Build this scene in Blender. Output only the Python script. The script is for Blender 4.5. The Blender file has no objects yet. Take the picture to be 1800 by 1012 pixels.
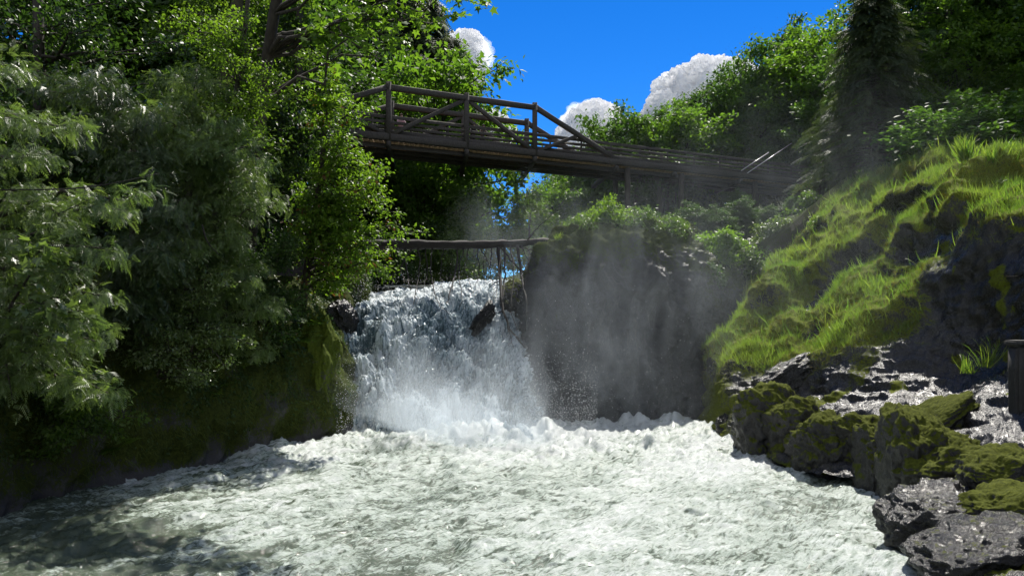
import bpy, math
import numpy as np
from mathutils import Vector, Matrix

# ------------------------------------------------------------------ camera, sky, sun, exposure
sc = bpy.context.scene
COL = sc.collection
F, HZ, CX, CAMZ = 1413.0, 560.0, 900.0, 4.5       # focal length in photo pixels, horizon row, centre column, eye height
cam_d = bpy.data.cameras.new('camera'); cam = bpy.data.objects.new('camera', cam_d); COL.objects.link(cam)
cam_d.sensor_width = 36.0; cam_d.lens = 36.0 * F / 1800.0
cam_d.shift_y = (HZ - 506.0) / 1800.0
cam_d.clip_start = 0.1; cam_d.clip_end = 8000.0
cam.location = (0, 0, CAMZ); cam.rotation_euler = (math.radians(90), 0, 0)
sc.camera = cam

SUN_EL, SUN_AZ = math.radians(54), math.radians(19)
world = bpy.data.worlds.new('World'); sc.world = world; world.use_nodes = True
wn, wl = world.node_tree.nodes, world.node_tree.links
wn.clear()
sky = wn.new('ShaderNodeTexSky'); sky.sky_type = 'NISHITA'; sky.sun_disc = False
sky.sun_elevation = SUN_EL; sky.sun_rotation = SUN_AZ
sky.air_density = 1.0; sky.dust_density = 0.0; sky.ozone_density = 3.0; sky.altitude = 2500
hs = wn.new('ShaderNodeHueSaturation'); hs.inputs['Saturation'].default_value = 1.36; hs.inputs['Hue'].default_value = 0.5
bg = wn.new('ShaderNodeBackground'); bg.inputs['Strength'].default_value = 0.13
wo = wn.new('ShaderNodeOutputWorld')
tint = wn.new('ShaderNodeMix'); tint.data_type = 'RGBA'; tint.blend_type = 'MULTIPLY'; tint.inputs[0].default_value = 1.0; tint.inputs[7].default_value = (0.30, 0.50, 0.68, 1)
wl.new(sky.outputs[0], hs.inputs['Color']); wl.new(hs.outputs[0], tint.inputs[6]); # unseen cloud cover overhead and behind the viewer, added as neutral white fill
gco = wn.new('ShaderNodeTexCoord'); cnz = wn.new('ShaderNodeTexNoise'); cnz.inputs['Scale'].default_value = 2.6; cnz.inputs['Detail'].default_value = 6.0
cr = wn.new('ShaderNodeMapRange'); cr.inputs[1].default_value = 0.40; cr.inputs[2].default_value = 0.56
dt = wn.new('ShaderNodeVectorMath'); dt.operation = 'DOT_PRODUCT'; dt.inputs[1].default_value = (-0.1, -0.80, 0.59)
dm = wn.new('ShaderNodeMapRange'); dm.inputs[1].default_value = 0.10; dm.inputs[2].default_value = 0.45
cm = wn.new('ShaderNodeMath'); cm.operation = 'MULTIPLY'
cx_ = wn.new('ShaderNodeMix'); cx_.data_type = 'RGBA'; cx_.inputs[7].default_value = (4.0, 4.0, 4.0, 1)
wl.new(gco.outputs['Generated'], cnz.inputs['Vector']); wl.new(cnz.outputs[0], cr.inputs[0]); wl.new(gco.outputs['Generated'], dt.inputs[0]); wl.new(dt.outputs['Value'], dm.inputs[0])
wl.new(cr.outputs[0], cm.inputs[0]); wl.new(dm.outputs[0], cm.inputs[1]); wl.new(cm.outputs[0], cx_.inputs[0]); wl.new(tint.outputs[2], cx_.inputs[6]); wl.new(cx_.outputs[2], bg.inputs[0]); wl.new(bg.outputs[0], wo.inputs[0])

sd = bpy.data.lights.new('sun', 'SUN'); sd.energy = 4.6; sd.angle = math.radians(0.5); sd.color = (1.0, 0.95, 0.86)
so = bpy.data.objects.new('sun', sd); COL.objects.link(so)
SUN = Vector((math.sin(SUN_AZ) * math.cos(SUN_EL), math.cos(SUN_AZ) * math.cos(SUN_EL), math.sin(SUN_EL)))
so.rotation_euler = SUN.to_track_quat('Z', 'Y').to_euler(); so.location = (0, 0, 60)

vs = sc.view_settings
vs.view_transform = 'Standard'; vs.look = 'None'; vs.gamma = 1.0; vs.use_curve_mapping = False; vs.exposure = 0.85
cy = sc.cycles
cy.max_bounces = 8; cy.diffuse_bounces = 4; cy.glossy_bounces = 3; cy.transmission_bounces = 4; cy.volume_bounces = 1
cy.transparent_max_bounces = 8; cy.volume_step_rate = 2.0; cy.volume_max_steps = 96
cy.caustics_reflective = False; cy.caustics_refractive = False
cy.sample_clamp_indirect = 4.0; cy.sample_clamp_direct = 0.0
try:
    cy.use_denoising = True; cy.denoiser = 'OPENIMAGEDENOISE'
except Exception:
    pass

# ------------------------------------------------------------------ small maths
RNG = np.random.default_rng(11)

def P(px, py, Y):
    return np.array([(px - CX) / F * Y, Y, CAMZ + (HZ - py) / F * Y], float)

def ss(a, b, x):
    t = np.clip((np.asarray(x, float) - a) / (b - a), 0, 1)
    return t * t * (3 - 2 * t)

def unit(v):
    return v / np.maximum(np.linalg.norm(v, axis=-1, keepdims=True), 1e-9)

_PERM = np.random.default_rng(5).permutation(256)
_PERM = np.concatenate([_PERM, _PERM, _PERM])
_G = unit(np.random.default_rng(6).normal(size=(256, 3)))

def pn(p):
    """gradient noise, p (...,3) -> about -1..1"""
    p = np.asarray(p, float); sh = p.shape[:-1]; p = p.reshape(-1, 3)
    i = np.floor(p).astype(int); f = p - i; i &= 255
    u = f * f * f * (f * (f * 6 - 15) + 10)
    out = 0
    for dx in (0, 1):
        for dy in (0, 1):
            for dz in (0, 1):
                h = _PERM[_PERM[_PERM[i[:, 0] + dx] + i[:, 1] + dy] + i[:, 2] + dz]
                g = _G[h]
                d = g[:, 0] * (f[:, 0] - dx) + g[:, 1] * (f[:, 1] - dy) + g[:, 2] * (f[:, 2] - dz)
                w = (u[:, 0] if dx else 1 - u[:, 0]) * (u[:, 1] if dy else 1 - u[:, 1]) * (u[:, 2] if dz else 1 - u[:, 2])
                out = out + d * w
    return (out * 1.5).reshape(sh)

def fbm(p, octv=4, lac=2.03, gain=0.5):
    p = np.asarray(p, float); a, s = 1.0, 0.0
    for k in range(octv):
        s = s + a * pn(p + 17.3 * k); p = p * lac; a *= gain
    return s

def ridged(p, octv=4, lac=2.1, gain=0.5):
    p = np.asarray(p, float); a, s = 1.0, 0.0
    for k in range(octv):
        s = s + a * (1 - 2 * np.abs(pn(p + 9.1 * k))); p = p * lac; a *= gain
    return s

# ------------------------------------------------------------------ mesh building
def mesh_np(name, V, faces, mats, smooth=True, attrs=None, midx=None):
    """faces: a list of int arrays (m,k); attrs: {name: per-vertex floats}"""
    V = np.asarray(V, np.float32).reshape(-1, 3)
    faces = [np.asarray(f, np.int32) for f in faces if len(f)]
    me = bpy.data.meshes.new(name)
    me.vertices.add(len(V)); me.vertices.foreach_set('co', V.ravel())
    loops = np.concatenate([f.ravel() for f in faces])
    tot = np.concatenate([np.full(len(f), f.shape[1], np.int32) for f in faces])
    start = np.concatenate([[0], np.cumsum(tot)[:-1]]).astype(np.int32)
    me.loops.add(len(loops)); me.loops.foreach_set('vertex_index', loops)
    me.polygons.add(len(tot)); me.polygons.foreach_set('loop_start', start); me.polygons.foreach_set('loop_total', tot)
    if smooth:
        me.polygons.foreach_set('use_smooth', np.ones(len(tot), bool))
    for m in (mats if isinstance(mats, (list, tuple)) else [mats]):
        me.materials.append(m)
    if midx is not None:
        me.polygons.foreach_set('material_index', np.asarray(midx, np.int32))
    me.update(calc_edges=True)
    for k, a in (attrs or {}).items():
        at = me.attributes.new(k, 'FLOAT', 'POINT')
        at.data.foreach_set('value', np.asarray(a, np.float32).ravel())
    me.validate()
    return me

def link(name, me, parent=None, label=None, cat=None, group=None, kind=None, loc=None):
    o = bpy.data.objects.new(name, me); COL.objects.link(o)
    if parent is not None: o.parent = parent
    if loc is not None: o.location = loc
    if label: o['label'] = label
    if cat: o['category'] = cat
    if group: o['group'] = group
    if kind: o['kind'] = kind
    return o

def thing(name, label, cat, loc=(0, 0, 0), group=None, rotz=0, scale=None):
    o = link(name, None, None, label, cat, group, None, loc)
    o.rotation_euler = (0, 0, rotz); o.empty_display_size = 0.2
    if scale is not None: o.scale = scale
    return o

def dup(root, loc, rotz, scale, label, group=None):
    r = root.copy(); COL.objects.link(r)
    r.location = loc; r.rotation_euler = (0, 0, rotz); r.scale = scale; r['label'] = label
    if group: r['group'] = group
    for ch in list(root.children):
        c = ch.copy(); COL.objects.link(c); c.parent = r
        for g in list(ch.children):
            d = g.copy(); COL.objects.link(d); d.parent = c
    return r

class Geo:
    """collects pieces of triangles and quads for ONE mesh"""
    def __init__(s): s.V = []; s.F = {}; s.n = 0; s.T = []; s.M = {}
    def add(s, V, *Fs, tint=None, mi=0):
        V = np.asarray(V, float).reshape(-1, 3)
        for f in Fs:
            f = np.asarray(f, np.int64)
            s.F.setdefault(f.shape[1], []).append(f + s.n)
            s.M.setdefault(f.shape[1], []).append(np.full(len(f), mi))
        s.V.append(V); s.n += len(V)
        s.T.append(np.full(len(V), 0.5) if tint is None else np.broadcast_to(np.asarray(tint, float), (len(V),)))
    def mesh(s, name, mats, smooth=True, off=None):
        V = np.concatenate(s.V)
        if off is not None: V = V - np.asarray(off)
        ks = sorted(s.F)
        return mesh_np(name, V, [np.concatenate(s.F[k]) for k in ks], mats, smooth,
                       {'tint': np.concatenate(s.T)}, np.concatenate([np.concatenate(s.M[k]) for k in ks]))

def tube(pts, rad, sides=6, cap=True):
    pts = np.asarray(pts, float); n = len(pts)
    rad = np.broadcast_to(np.asarray(rad, float), (n,))
    t = unit(np.gradient(pts, axis=0))
    ref = np.array([0, 0, 1.0]) if abs(t[:, 2]).mean() < 0.8 else np.array([1.0, 0.2, 0])
    a = unit(np.cross(t, ref)); b = np.cross(t, a)
    th = np.arange(sides) / sides * 2 * math.pi
    V = pts[:, None] + rad[:, None, None] * (np.cos(th)[None, :, None] * a[:, None] + np.sin(th)[None, :, None] * b[:, None])
    i = np.arange(n - 1)[:, None] * sides; j = np.arange(sides)[None]; j2 = (j + 1) % sides
    Fq = np.stack([i + j, i + j2, i + sides + j2, i + sides + j], -1).reshape(-1, 4)
    V = V.reshape(-1, 3); Fs = [Fq]
    if cap:
        V = np.vstack([V, pts[0], pts[-1]]); c0, c1 = len(V) - 2, len(V) - 1
        jj = np.arange(sides)
        Fs.append(np.stack([np.full(sides, c0), (jj + 1) % sides, jj], -1))
        Fs.append(np.stack([np.full(sides, c1), (n - 1) * sides + jj, (n - 1) * sides + (jj + 1) % sides], -1))
    return V, Fs

def curve_pts(ctrl, n=12):
    """Catmull-Rom through ctrl"""
    c = np.asarray(ctrl, float)
    c = np.vstack([2 * c[0] - c[1], c, 2 * c[-1] - c[-2]])
    m = len(c) - 3
    u = np.linspace(0, m - 1e-6, n); i = np.floor(u).astype(int); f = (u - i)[:, None]
    p0, p1, p2, p3 = c[i], c[i + 1], c[i + 2], c[i + 3]
    return 0.5 * (2 * p1 + (p2 - p0) * f + (2 * p0 - 5 * p1 + 4 * p2 - p3) * f ** 2 + (3 * p1 - p0 - 3 * p2 + p3) * f ** 3)

def resample(pts, n):
    d = np.concatenate([[0], np.cumsum(np.linalg.norm(np.diff(pts[:, :3], axis=0), axis=1))])
    s = np.linspace(0, d[-1], n)
    return np.stack([np.interp(s, d, pts[:, k]) for k in range(pts.shape[1])], -1)

def loft(profiles, nu, nv):
    """profiles: lists of (px, py, Y[, extra]) -> grid (nu, nv, 3+extra) in metres"""
    rows = []
    for pr in profiles:
        pr = np.asarray(pr, float)
        w = np.array([np.concatenate([P(*q[:3]), q[3:]]) for q in pr])
        rows.append(resample(curve_pts(w, 120), nv))
    rows = np.array(rows)                                   # (np, nv, k)
    k = rows.shape[2]
    g = curve_pts(rows.reshape(len(rows), -1), nu * 3).reshape(nu * 3, nv, k)
    mid = np.linalg.norm(np.diff(g[..., :3], axis=0), axis=2).mean(1)
    d = np.concatenate([[0], np.cumsum(mid)]); s = np.linspace(0, d[-1], nu)
    idx = np.interp(s, d, np.arange(nu * 3)); i = np.clip(np.floor(idx).astype(int), 0, nu * 3 - 2); f = (idx - i)[:, None, None]
    return g[i] * (1 - f) + g[i + 1] * f

def grid_normals(G):
    return unit(np.cross(np.gradient(G, axis=0), np.gradient(G, axis=1)))

def grid_faces(nu, nv, flip=False):
    i = np.arange(nu - 1)[:, None] * nv; j = np.arange(nv - 1)[None]
    f = np.stack([i + j, i + nv + j, i + nv + j + 1, i + j + 1], -1).reshape(-1, 4)
    return f[:, ::-1] if flip else f

# ------------------------------------------------------------------ materials
def new_mat(name):
    m = bpy.data.materials.new(name); m.use_nodes = True
    nt = m.node_tree; nt.nodes.clear()
    return m, nt.nodes, nt.links

def N(nodes, typ, **kw):
    n = nodes.new(typ)
    for k, v in kw.items():
        if k in n.inputs: n.inputs[k].default_value = v
        else: setattr(n, k, v)
    return n

def ramp(nodes, stops):
    r = nodes.new('ShaderNodeValToRGB'); e = r.color_ramp.elements
    while len(e) > 1: e.remove(e[-1])
    for k, (p, c) in enumerate(stops):
        el = e[0] if k == 0 else e.new(p)
        el.position = p; c = (c, c, c) if isinstance(c, (int, float)) else c
        el.color = (*c, 1)
    return r

def mixc(nodes, links, fac, a, b, blend='MIX'):
    m = nodes.new('ShaderNodeMix'); m.data_type = 'RGBA'; m.blend_type = blend
    for sock, v in ((m.inputs[0], fac), (m.inputs[6], a), (m.inputs[7], b)):
        if hasattr(v, 'is_output'): links.new(v, sock)
        else: sock.default_value = v if isinstance(v, (int, float)) else (*v, 1)
    return m.outputs[2]

def math_(nodes, links, op, a, b=0.0, clamp=False):
    m = nodes.new('ShaderNodeMath'); m.operation = op; m.use_clamp = clamp
    for sock, v in ((m.inputs[0], a), (m.inputs[1], b)):
        if hasattr(v, 'is_output'): links.new(v, sock)
        else: sock.default_value = v
    return m.outputs[0]

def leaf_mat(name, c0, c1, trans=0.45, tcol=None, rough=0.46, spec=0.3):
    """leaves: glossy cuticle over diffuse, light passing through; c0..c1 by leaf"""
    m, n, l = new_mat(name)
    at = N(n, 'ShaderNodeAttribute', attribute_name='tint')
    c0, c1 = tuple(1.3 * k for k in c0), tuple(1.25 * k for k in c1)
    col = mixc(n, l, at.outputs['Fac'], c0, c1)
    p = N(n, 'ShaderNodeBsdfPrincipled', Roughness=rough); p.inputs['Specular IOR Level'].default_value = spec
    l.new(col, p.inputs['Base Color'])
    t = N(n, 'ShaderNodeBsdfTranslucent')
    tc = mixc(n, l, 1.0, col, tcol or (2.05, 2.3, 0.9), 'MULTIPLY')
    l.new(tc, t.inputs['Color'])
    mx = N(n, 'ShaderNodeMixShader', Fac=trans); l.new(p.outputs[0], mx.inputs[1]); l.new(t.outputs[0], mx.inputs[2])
    o = N(n, 'ShaderNodeOutputMaterial'); l.new(mx.outputs[0], o.inputs[0])
    return m

def bark_mat(name, c0, c1, scale=3.0, rough=0.85, zs=0.25):
    m, n, l = new_mat(name)
    tc = N(n, 'ShaderNodeTexCoord'); mp = N(n, 'ShaderNodeMapping'); mp.inputs['Scale'].default_value = (scale, scale, scale * zs)
    l.new(tc.outputs['Object'], mp.inputs[0])
    nz = N(n, 'ShaderNodeTexNoise', Scale=4.0, Detail=6.0, Roughness=0.65); l.new(mp.outputs[0], nz.inputs['Vector'])
    r = ramp(n, [(0.3, c0), (0.7, c1)]); l.new(nz.outputs[0], r.inputs[0])
    p = N(n, 'ShaderNodeBsdfPrincipled', Roughness=rough); l.new(r.outputs[0], p.inputs['Base Color'])
    b = N(n, 'ShaderNodeBump', Strength=0.7, Distance=0.03); l.new(nz.outputs[0], b.inputs['Height']); l.new(b.outputs[0], p.inputs['Normal'])
    o = N(n, 'ShaderNodeOutputMaterial'); l.new(p.outputs[0], o.inputs[0])
    return m

def rock_mat(name, moss0=(0.022, 0.03, 0.008), moss1=(0.085, 0.12, 0.016), rock0=(0.012, 0.011, 0.012), rock1=(0.05, 0.047, 0.045),
             use_attr=True, rough=(0.26, 0.55), mossmin=0.25, bump=0.6, spec=0.5):
    """wet dark rock with moss where the surface faces up (or where the mesh says so)"""
    m, n, l = new_mat(name)
    tc = N(n, 'ShaderNodeTexCoord')
    nz = N(n, 'ShaderNodeTexNoise', Scale=1.7, Detail=8.0, Roughness=0.68); l.new(tc.outputs['Object'], nz.inputs['Vector'])
    fine = N(n, 'ShaderNodeTexNoise', Scale=14.0, Detail=5.0, Roughness=0.7); l.new(tc.outputs['Object'], fine.inputs['Vector'])
    fur = N(n, 'ShaderNodeTexNoise', Scale=55.0, Detail=3.0, Roughness=0.7); l.new(tc.outputs['Object'], fur.inputs['Vector'])
    rc = ramp(n, [(0.3, rock0), (0.62, rock1), (0.8, tuple(1.5 * c for c in rock1))]); l.new(nz.outputs[0], rc.inputs[0])
    mc = ramp(n, [(0.3, moss0), (0.7, moss1)]); l.new(fine.outputs[0], mc.inputs[0])
    if use_attr:
        base = N(n, 'ShaderNodeAttribute', attribute_name='moss').outputs['Fac']
    else:
        ge = N(n, 'ShaderNodeNewGeometry'); sx = N(n, 'ShaderNodeSeparateXYZ'); l.new(ge.outputs['Normal'], sx.inputs[0])
        base = math_(n, l, 'SUBTRACT', sx.outputs['Z'], mossmin)
    f = math_(n, l, 'ADD', base, math_(n, l, 'MULTIPLY', math_(n, l, 'SUBTRACT', fine.outputs[0], 0.5), 1.1))
    f = math_(n, l, 'ADD', f, math_(n, l, 'MULTIPLY', math_(n, l, 'SUBTRACT', nz.outputs[0], 0.5), 0.9))
    mr = N(n, 'ShaderNodeMapRange'); mr.inputs[1].default_value = 0.35; mr.inputs[2].default_value = 0.55; mr.clamp = True
    l.new(f, mr.inputs[0]); mf = mr.outputs[0]
    col = mixc(n, l, mf, rc.outputs[0], mc.outputs[0])
    p = N(n, 'ShaderNodeBsdfPrincipled'); l.new(col, p.inputs['Base Color'])
    rr = N(n, 'ShaderNodeMapRange'); rr.inputs[3].default_value = rough[0]; rr.inputs[4].default_value = rough[1]
    rr.inputs[1].default_value = 0.3; rr.inputs[2].default_value = 0.75
    l.new(fine.outputs[0], rr.inputs[0])
    l.new(mixc(n, l, mf, rr.outputs[0], (0.95, 0.95, 0.95)), p.inputs['Roughness'])
    l.new(math_(n, l, 'SUBTRACT', spec, math_(n, l, 'MULTIPLY', mf, spec * .8)), p.inputs['Specular IOR Level'])
    h = math_(n, l, 'ADD', math_(n, l, 'MULTIPLY', fine.outputs[0], 1.0), math_(n, l, 'MULTIPLY', fur.outputs[0], 0.45))
    b = N(n, 'ShaderNodeBump', Strength=bump, Distance=0.08); l.new(h, b.inputs['Height']); l.new(b.outputs[0], p.inputs['Normal'])
    tr = N(n, 'ShaderNodeBsdfTranslucent'); l.new(mixc(n, l, 1.0, col, (1.6, 1.7, 0.8), 'MULTIPLY'), tr.inputs['Color'])
    mx = N(n, 'ShaderNodeMixShader'); l.new(math_(n, l, 'MULTIPLY', mf, 0.22), mx.inputs[0]); l.new(p.outputs[0], mx.inputs[1]); l.new(tr.outputs[0], mx.inputs[2])
    o = N(n, 'ShaderNodeOutputMaterial'); l.new(mx.outputs[0], o.inputs[0])
    return m

M = {}
M['rock_right'] = rock_mat('grassy bank rock', rock0=(.008, .008, .008), rock1=(.026, .024, .021), rough=(.18, .38), bump=.5, moss0=(0.05, 0.06, 0.010), moss1=(0.17, 0.20, 0.025))
M['rock_left'] = rock_mat('mossy cliff rock', moss0=(0.018, 0.026, 0.007), moss1=(0.075, 0.095, 0.018), rough=(0.4, 0.7))
M['rock_mid'] = rock_mat('headland rock', moss0=(0.02, 0.025, 0.007), moss1=(0.07, 0.095, 0.015), rough=(0.4, 0.75), rock0=(0.010, 0.010, 0.011), rock1=(0.03, 0.03, 0.032))
M['boulder'] = rock_mat('boulder rock', rock0=(.008, .008, .008), rock1=(.028, .026, .025), rough=(.2, .5), use_attr=False, mossmin=-0.12, moss0=(0.03, 0.038, 0.008), moss1=(0.13, 0.15, 0.022))
M['wet'] = rock_mat('wet boulder rock', rock0=(.005, .005, .005), rock1=(.013, .012, .011), rough=(.15, .38), bump=.6, spec=.4, use_attr=False, mossmin=0.62, moss0=(0.03, 0.038, 0.008), moss1=(0.12, 0.14, 0.02))
M['mossy'] = rock_mat('thick moss rock', use_attr=False, mossmin=-.75, moss0=(0.035, 0.05, 0.008), moss1=(0.12, 0.16, 0.022))
M['ground'] = rock_mat('forest soil', use_attr=False, mossmin=0.1, moss0=(0.015, 0.02, 0.006), moss1=(0.05, 0.065, 0.014), rock0=(0.02, 0.016, 0.01), rock1=(0.05, 0.04, 0.028), rough=(0.8, 0.95))
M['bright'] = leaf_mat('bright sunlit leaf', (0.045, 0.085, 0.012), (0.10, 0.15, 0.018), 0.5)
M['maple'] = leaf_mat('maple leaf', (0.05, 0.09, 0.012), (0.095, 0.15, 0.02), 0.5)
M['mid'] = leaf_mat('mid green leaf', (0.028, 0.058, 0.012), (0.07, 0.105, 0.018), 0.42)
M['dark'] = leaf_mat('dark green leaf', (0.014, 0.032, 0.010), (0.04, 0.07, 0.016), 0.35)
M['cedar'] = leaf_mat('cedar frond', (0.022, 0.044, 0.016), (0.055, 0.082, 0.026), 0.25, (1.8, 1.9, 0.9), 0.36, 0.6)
M['cedar_front'] = leaf_mat('sunlit cedar frond', (0.052, 0.09, 0.028), (0.12, 0.165, 0.05), 0.4, (1.7, 1.8, 0.9), 0.42, 0.7)  # lighter copy of the cedar frond; sunlit look put into the base colour
M['conifer'] = leaf_mat('conifer needle', (0.018, 0.034, 0.014), (0.05, 0.07, 0.026), 0.32, (1.9, 1.9, 0.9), 0.6, 0.25)
M['pale'] = leaf_mat('pale glossy leaf', (0.045, 0.075, 0.025), (0.10, 0.13, 0.045), 0.35, None, 0.33, 0.6)
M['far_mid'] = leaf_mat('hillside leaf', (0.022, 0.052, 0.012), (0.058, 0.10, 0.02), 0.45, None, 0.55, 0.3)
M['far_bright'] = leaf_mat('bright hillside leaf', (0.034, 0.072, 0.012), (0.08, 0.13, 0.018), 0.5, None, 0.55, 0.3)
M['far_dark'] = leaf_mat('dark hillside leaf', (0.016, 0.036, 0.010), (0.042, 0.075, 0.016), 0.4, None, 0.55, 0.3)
M['dead'] = leaf_mat('dead brown leaf', (0.06, 0.035, 0.012), (0.13, 0.07, 0.02), 0.35, (1.8, 1.5, 1.0))
M['grass'] = leaf_mat('grass blade', (0.055, 0.108, 0.02), (0.175, 0.195, 0.042), 0.5, (1.8, 2.2, 0.9), 0.4, 0.5)
M['straw'] = leaf_mat('moss strand', (0.07, 0.075, 0.010), (0.20, 0.17, 0.025), 0.4, (2.0, 1.8, 0.8), 0.7, 0.2)
M['moss_dark'] = leaf_mat('shaggy moss', (0.028, 0.05, 0.010), (0.10, 0.125, 0.024), 0.35, (1.7, 1.8, .8), 0.7, 0.2)
M['bark'] = bark_mat('dark bark', (0.018, 0.014, 0.010), (0.06, 0.048, 0.036))
M['bark_moss'] = bark_mat('mossy bark', (0.02, 0.02, 0.008), (0.06, 0.055, 0.02))
M['twig'] = bark_mat('wet twig', (0.010, 0.008, 0.007), (0.035, 0.028, 0.022), 8)
M['log'] = bark_mat('wet log', (0.007, 0.006, 0.005), (0.026, 0.02, 0.016), 3.0, 0.8, 1.0)
M['timber'] = bark_mat('weathered timber', (0.026, 0.023, 0.02), (0.075, 0.066, 0.057), 3.0, 0.8, 1.0)
M['deck'] = bark_mat('deck planks', (0.24, 0.15, 0.08), (0.46, 0.31, 0.18), 2.2, 0.85, 1.0)
M['post'] = bark_mat('weathered concrete', (0.014, 0.013, 0.012), (0.04, 0.038, 0.034), 4.0, 0.7, 1.0)
mm, n_, l_ = new_mat('galvanised rod'); p_ = N(n_, 'ShaderNodeBsdfPrincipled', Roughness=0.35, Metallic=0.6); p_.inputs['Base Color'].default_value = (0.6, 0.6, 0.6, 1)
o_ = N(n_, 'ShaderNodeOutputMaterial'); l_.new(p_.outputs[0], o_.inputs[0]); M['rod'] = mm

def plain(name, c, rough=0.7):
    m, n, l = new_mat(name); p = N(n, 'ShaderNodeBsdfPrincipled', Roughness=rough)
    nz = N(n, 'ShaderNodeTexNoise', Scale=30.0); r = ramp(n, [(0.3, tuple(0.8 * k for k in c)), (0.7, c)])
    l.new(nz.outputs[0], r.inputs[0]); l.new(r.outputs[0], p.inputs['Base Color'])
    o = N(n, 'ShaderNodeOutputMaterial'); l.new(p.outputs[0], o.inputs[0]); return m

def water_mat(name, fall=False):
    m, n, l = new_mat(name)
    tc = N(n, 'ShaderNodeTexCoord')
    at = N(n, 'ShaderNodeAttribute', attribute_name='foam')
    mp = N(n, 'ShaderNodeMapping'); mp.inputs['Scale'].default_value = (1.0, 1.0, 0.45) if fall else (0.75, 1.25, 1.0)
    mp.inputs['Rotation'].default_value = (0, 0, 0) if fall else (0, 0, math.radians(18))
    l.new(tc.outputs['Object'], mp.inputs[0])
    a = N(n, 'ShaderNodeTexNoise', Scale=1.1 if fall else 0.7, Detail=9.0, Roughness=0.6, Distortion=1.1 if fall else 2.2); l.new(mp.outputs[0], a.inputs['Vector'])
    b = N(n, 'ShaderNodeTexNoise', Scale=5.0, Detail=6.0, Roughness=0.72, Distortion=0.9); l.new(mp.outputs[0], b.inputs['Vector'])
    c = N(n, 'ShaderNodeTexNoise', Scale=32.0, Detail=6.0, Roughness=0.8, Distortion=0.4); l.new(mp.outputs[0], c.inputs['Vector'])
    # foam veins: near-zero crossings of warped noises, drawn out along the current
    ms = N(n, 'ShaderNodeMapping', vector_type='TEXTURE'); ms.inputs['Scale'].default_value = (1.0, 1.0, 4.0) if fall else (2.8, 0.62, 1.0); ms.inputs['Rotation'].default_value = (0, 0, 0) if fall else (0, 0, math.radians(48))
    l.new(tc.outputs['Object'], ms.inputs[0])
    e = N(n, 'ShaderNodeTexNoise', Scale=2.2, Detail=8.0, Roughness=0.62, Distortion=1.6); l.new(ms.outputs[0], e.inputs['Vector'])
    def vein(o, w): return math_(n, l, 'SUBTRACT', 0.5, math_(n, l, 'MULTIPLY', math_(n, l, 'ABSOLUTE', math_(n, l, 'SUBTRACT', o, 0.5)), w))
    s = math_(n, l, 'ADD', math_(n, l, 'MULTIPLY', math_(n, l, 'SUBTRACT', a.outputs[0], 0.5), 2.0), math_(n, l, 'MULTIPLY', vein(b.outputs[0], 6.0), 0.5))
    s = math_(n, l, 'ADD', s, math_(n, l, 'MULTIPLY', vein(e.outputs[0], 7.0), 0.75))
    s = math_(n, l, 'ADD', s, math_(n, l, 'MULTIPLY', math_(n, l, 'SUBTRACT', c.outputs[0], 0.5), 0.85 if fall else 0.55))
    s = math_(n, l, 'ADD', s, at.outputs['Fac'])
    mr = N(n, 'ShaderNodeMapRange'); mr.inputs[1].default_value = 0.25 if fall else 0.0; mr.inputs[2].default_value = 0.95 if fall else 1.2; l.new(s, mr.inputs[0]); foam = mr.outputs[0]
    deep = (0.07, 0.115, 0.14) if fall else (0.058, 0.076, 0.052)
    thin = (0.27, 0.35, 0.40) if fall else (0.31, 0.37, 0.32)
    col = ramp(n, [(0.0, deep), (0.4, thin), (1.0, (0.72, 0.79, 0.83) if fall else (0.68, 0.72, 0.71))]); l.new(foam, col.inputs[0])
    p = N(n, 'ShaderNodeBsdfPrincipled'); p.inputs['IOR'].default_value = 1.33
    l.new(col.outputs[0], p.inputs['Base Color'])
    rr = N(n, 'ShaderNodeMapRange'); rr.inputs[3].default_value = 0.10; rr.inputs[4].default_value = 0.30; l.new(foam, rr.inputs[0]); l.new(rr.outputs[0], p.inputs['Roughness'])
    h = math_(n, l, 'ADD', math_(n, l, 'MULTIPLY', b.outputs[0], 1.0), math_(n, l, 'MULTIPLY', c.outputs[0], 0.5))
    bp = N(n, 'ShaderNodeBump', Strength=0.8 if fall else 0.5, Distance=0.07); l.new(h, bp.inputs['Height']); l.new(bp.outputs[0], p.inputs['Normal'])
    t = N(n, 'ShaderNodeBsdfTranslucent'); l.new(col.outputs[0], t.inputs['Color']); l.new(bp.outputs[0], t.inputs['Normal'])
    mx = N(n, 'ShaderNodeMixShader'); l.new(math_(n, l, 'MULTIPLY', foam, 0.35), mx.inputs[0])
    l.new(p.outputs[0], mx.inputs[1]); l.new(t.outputs[0], mx.inputs[2])
    o = N(n, 'ShaderNodeOutputMaterial'); l.new(mx.outputs[0], o.inputs[0])
    return m
M['pool'] = water_mat('foaming pool water'); M['fall'] = water_mat('falling white water', True)

# ------------------------------------------------------------------ ground
_YL = [-40, 0, 14, 18.7, 23.5, 30, 35, 42, 60, 90, 260]
_XL = [-14, -13.5, -12.8, -11.9, -10, -6.4, -5.6, -5.5, -7, -12, -50]
_YR = [-40, 0, 14, 18, 23.5, 26, 34, 36, 42, 60, 90, 260]
_XR = [4, 5, 7.3, 8.7, 8.6, 7.7, 8.5, 9.0, 2.5, 1, -3, -40]

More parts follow.
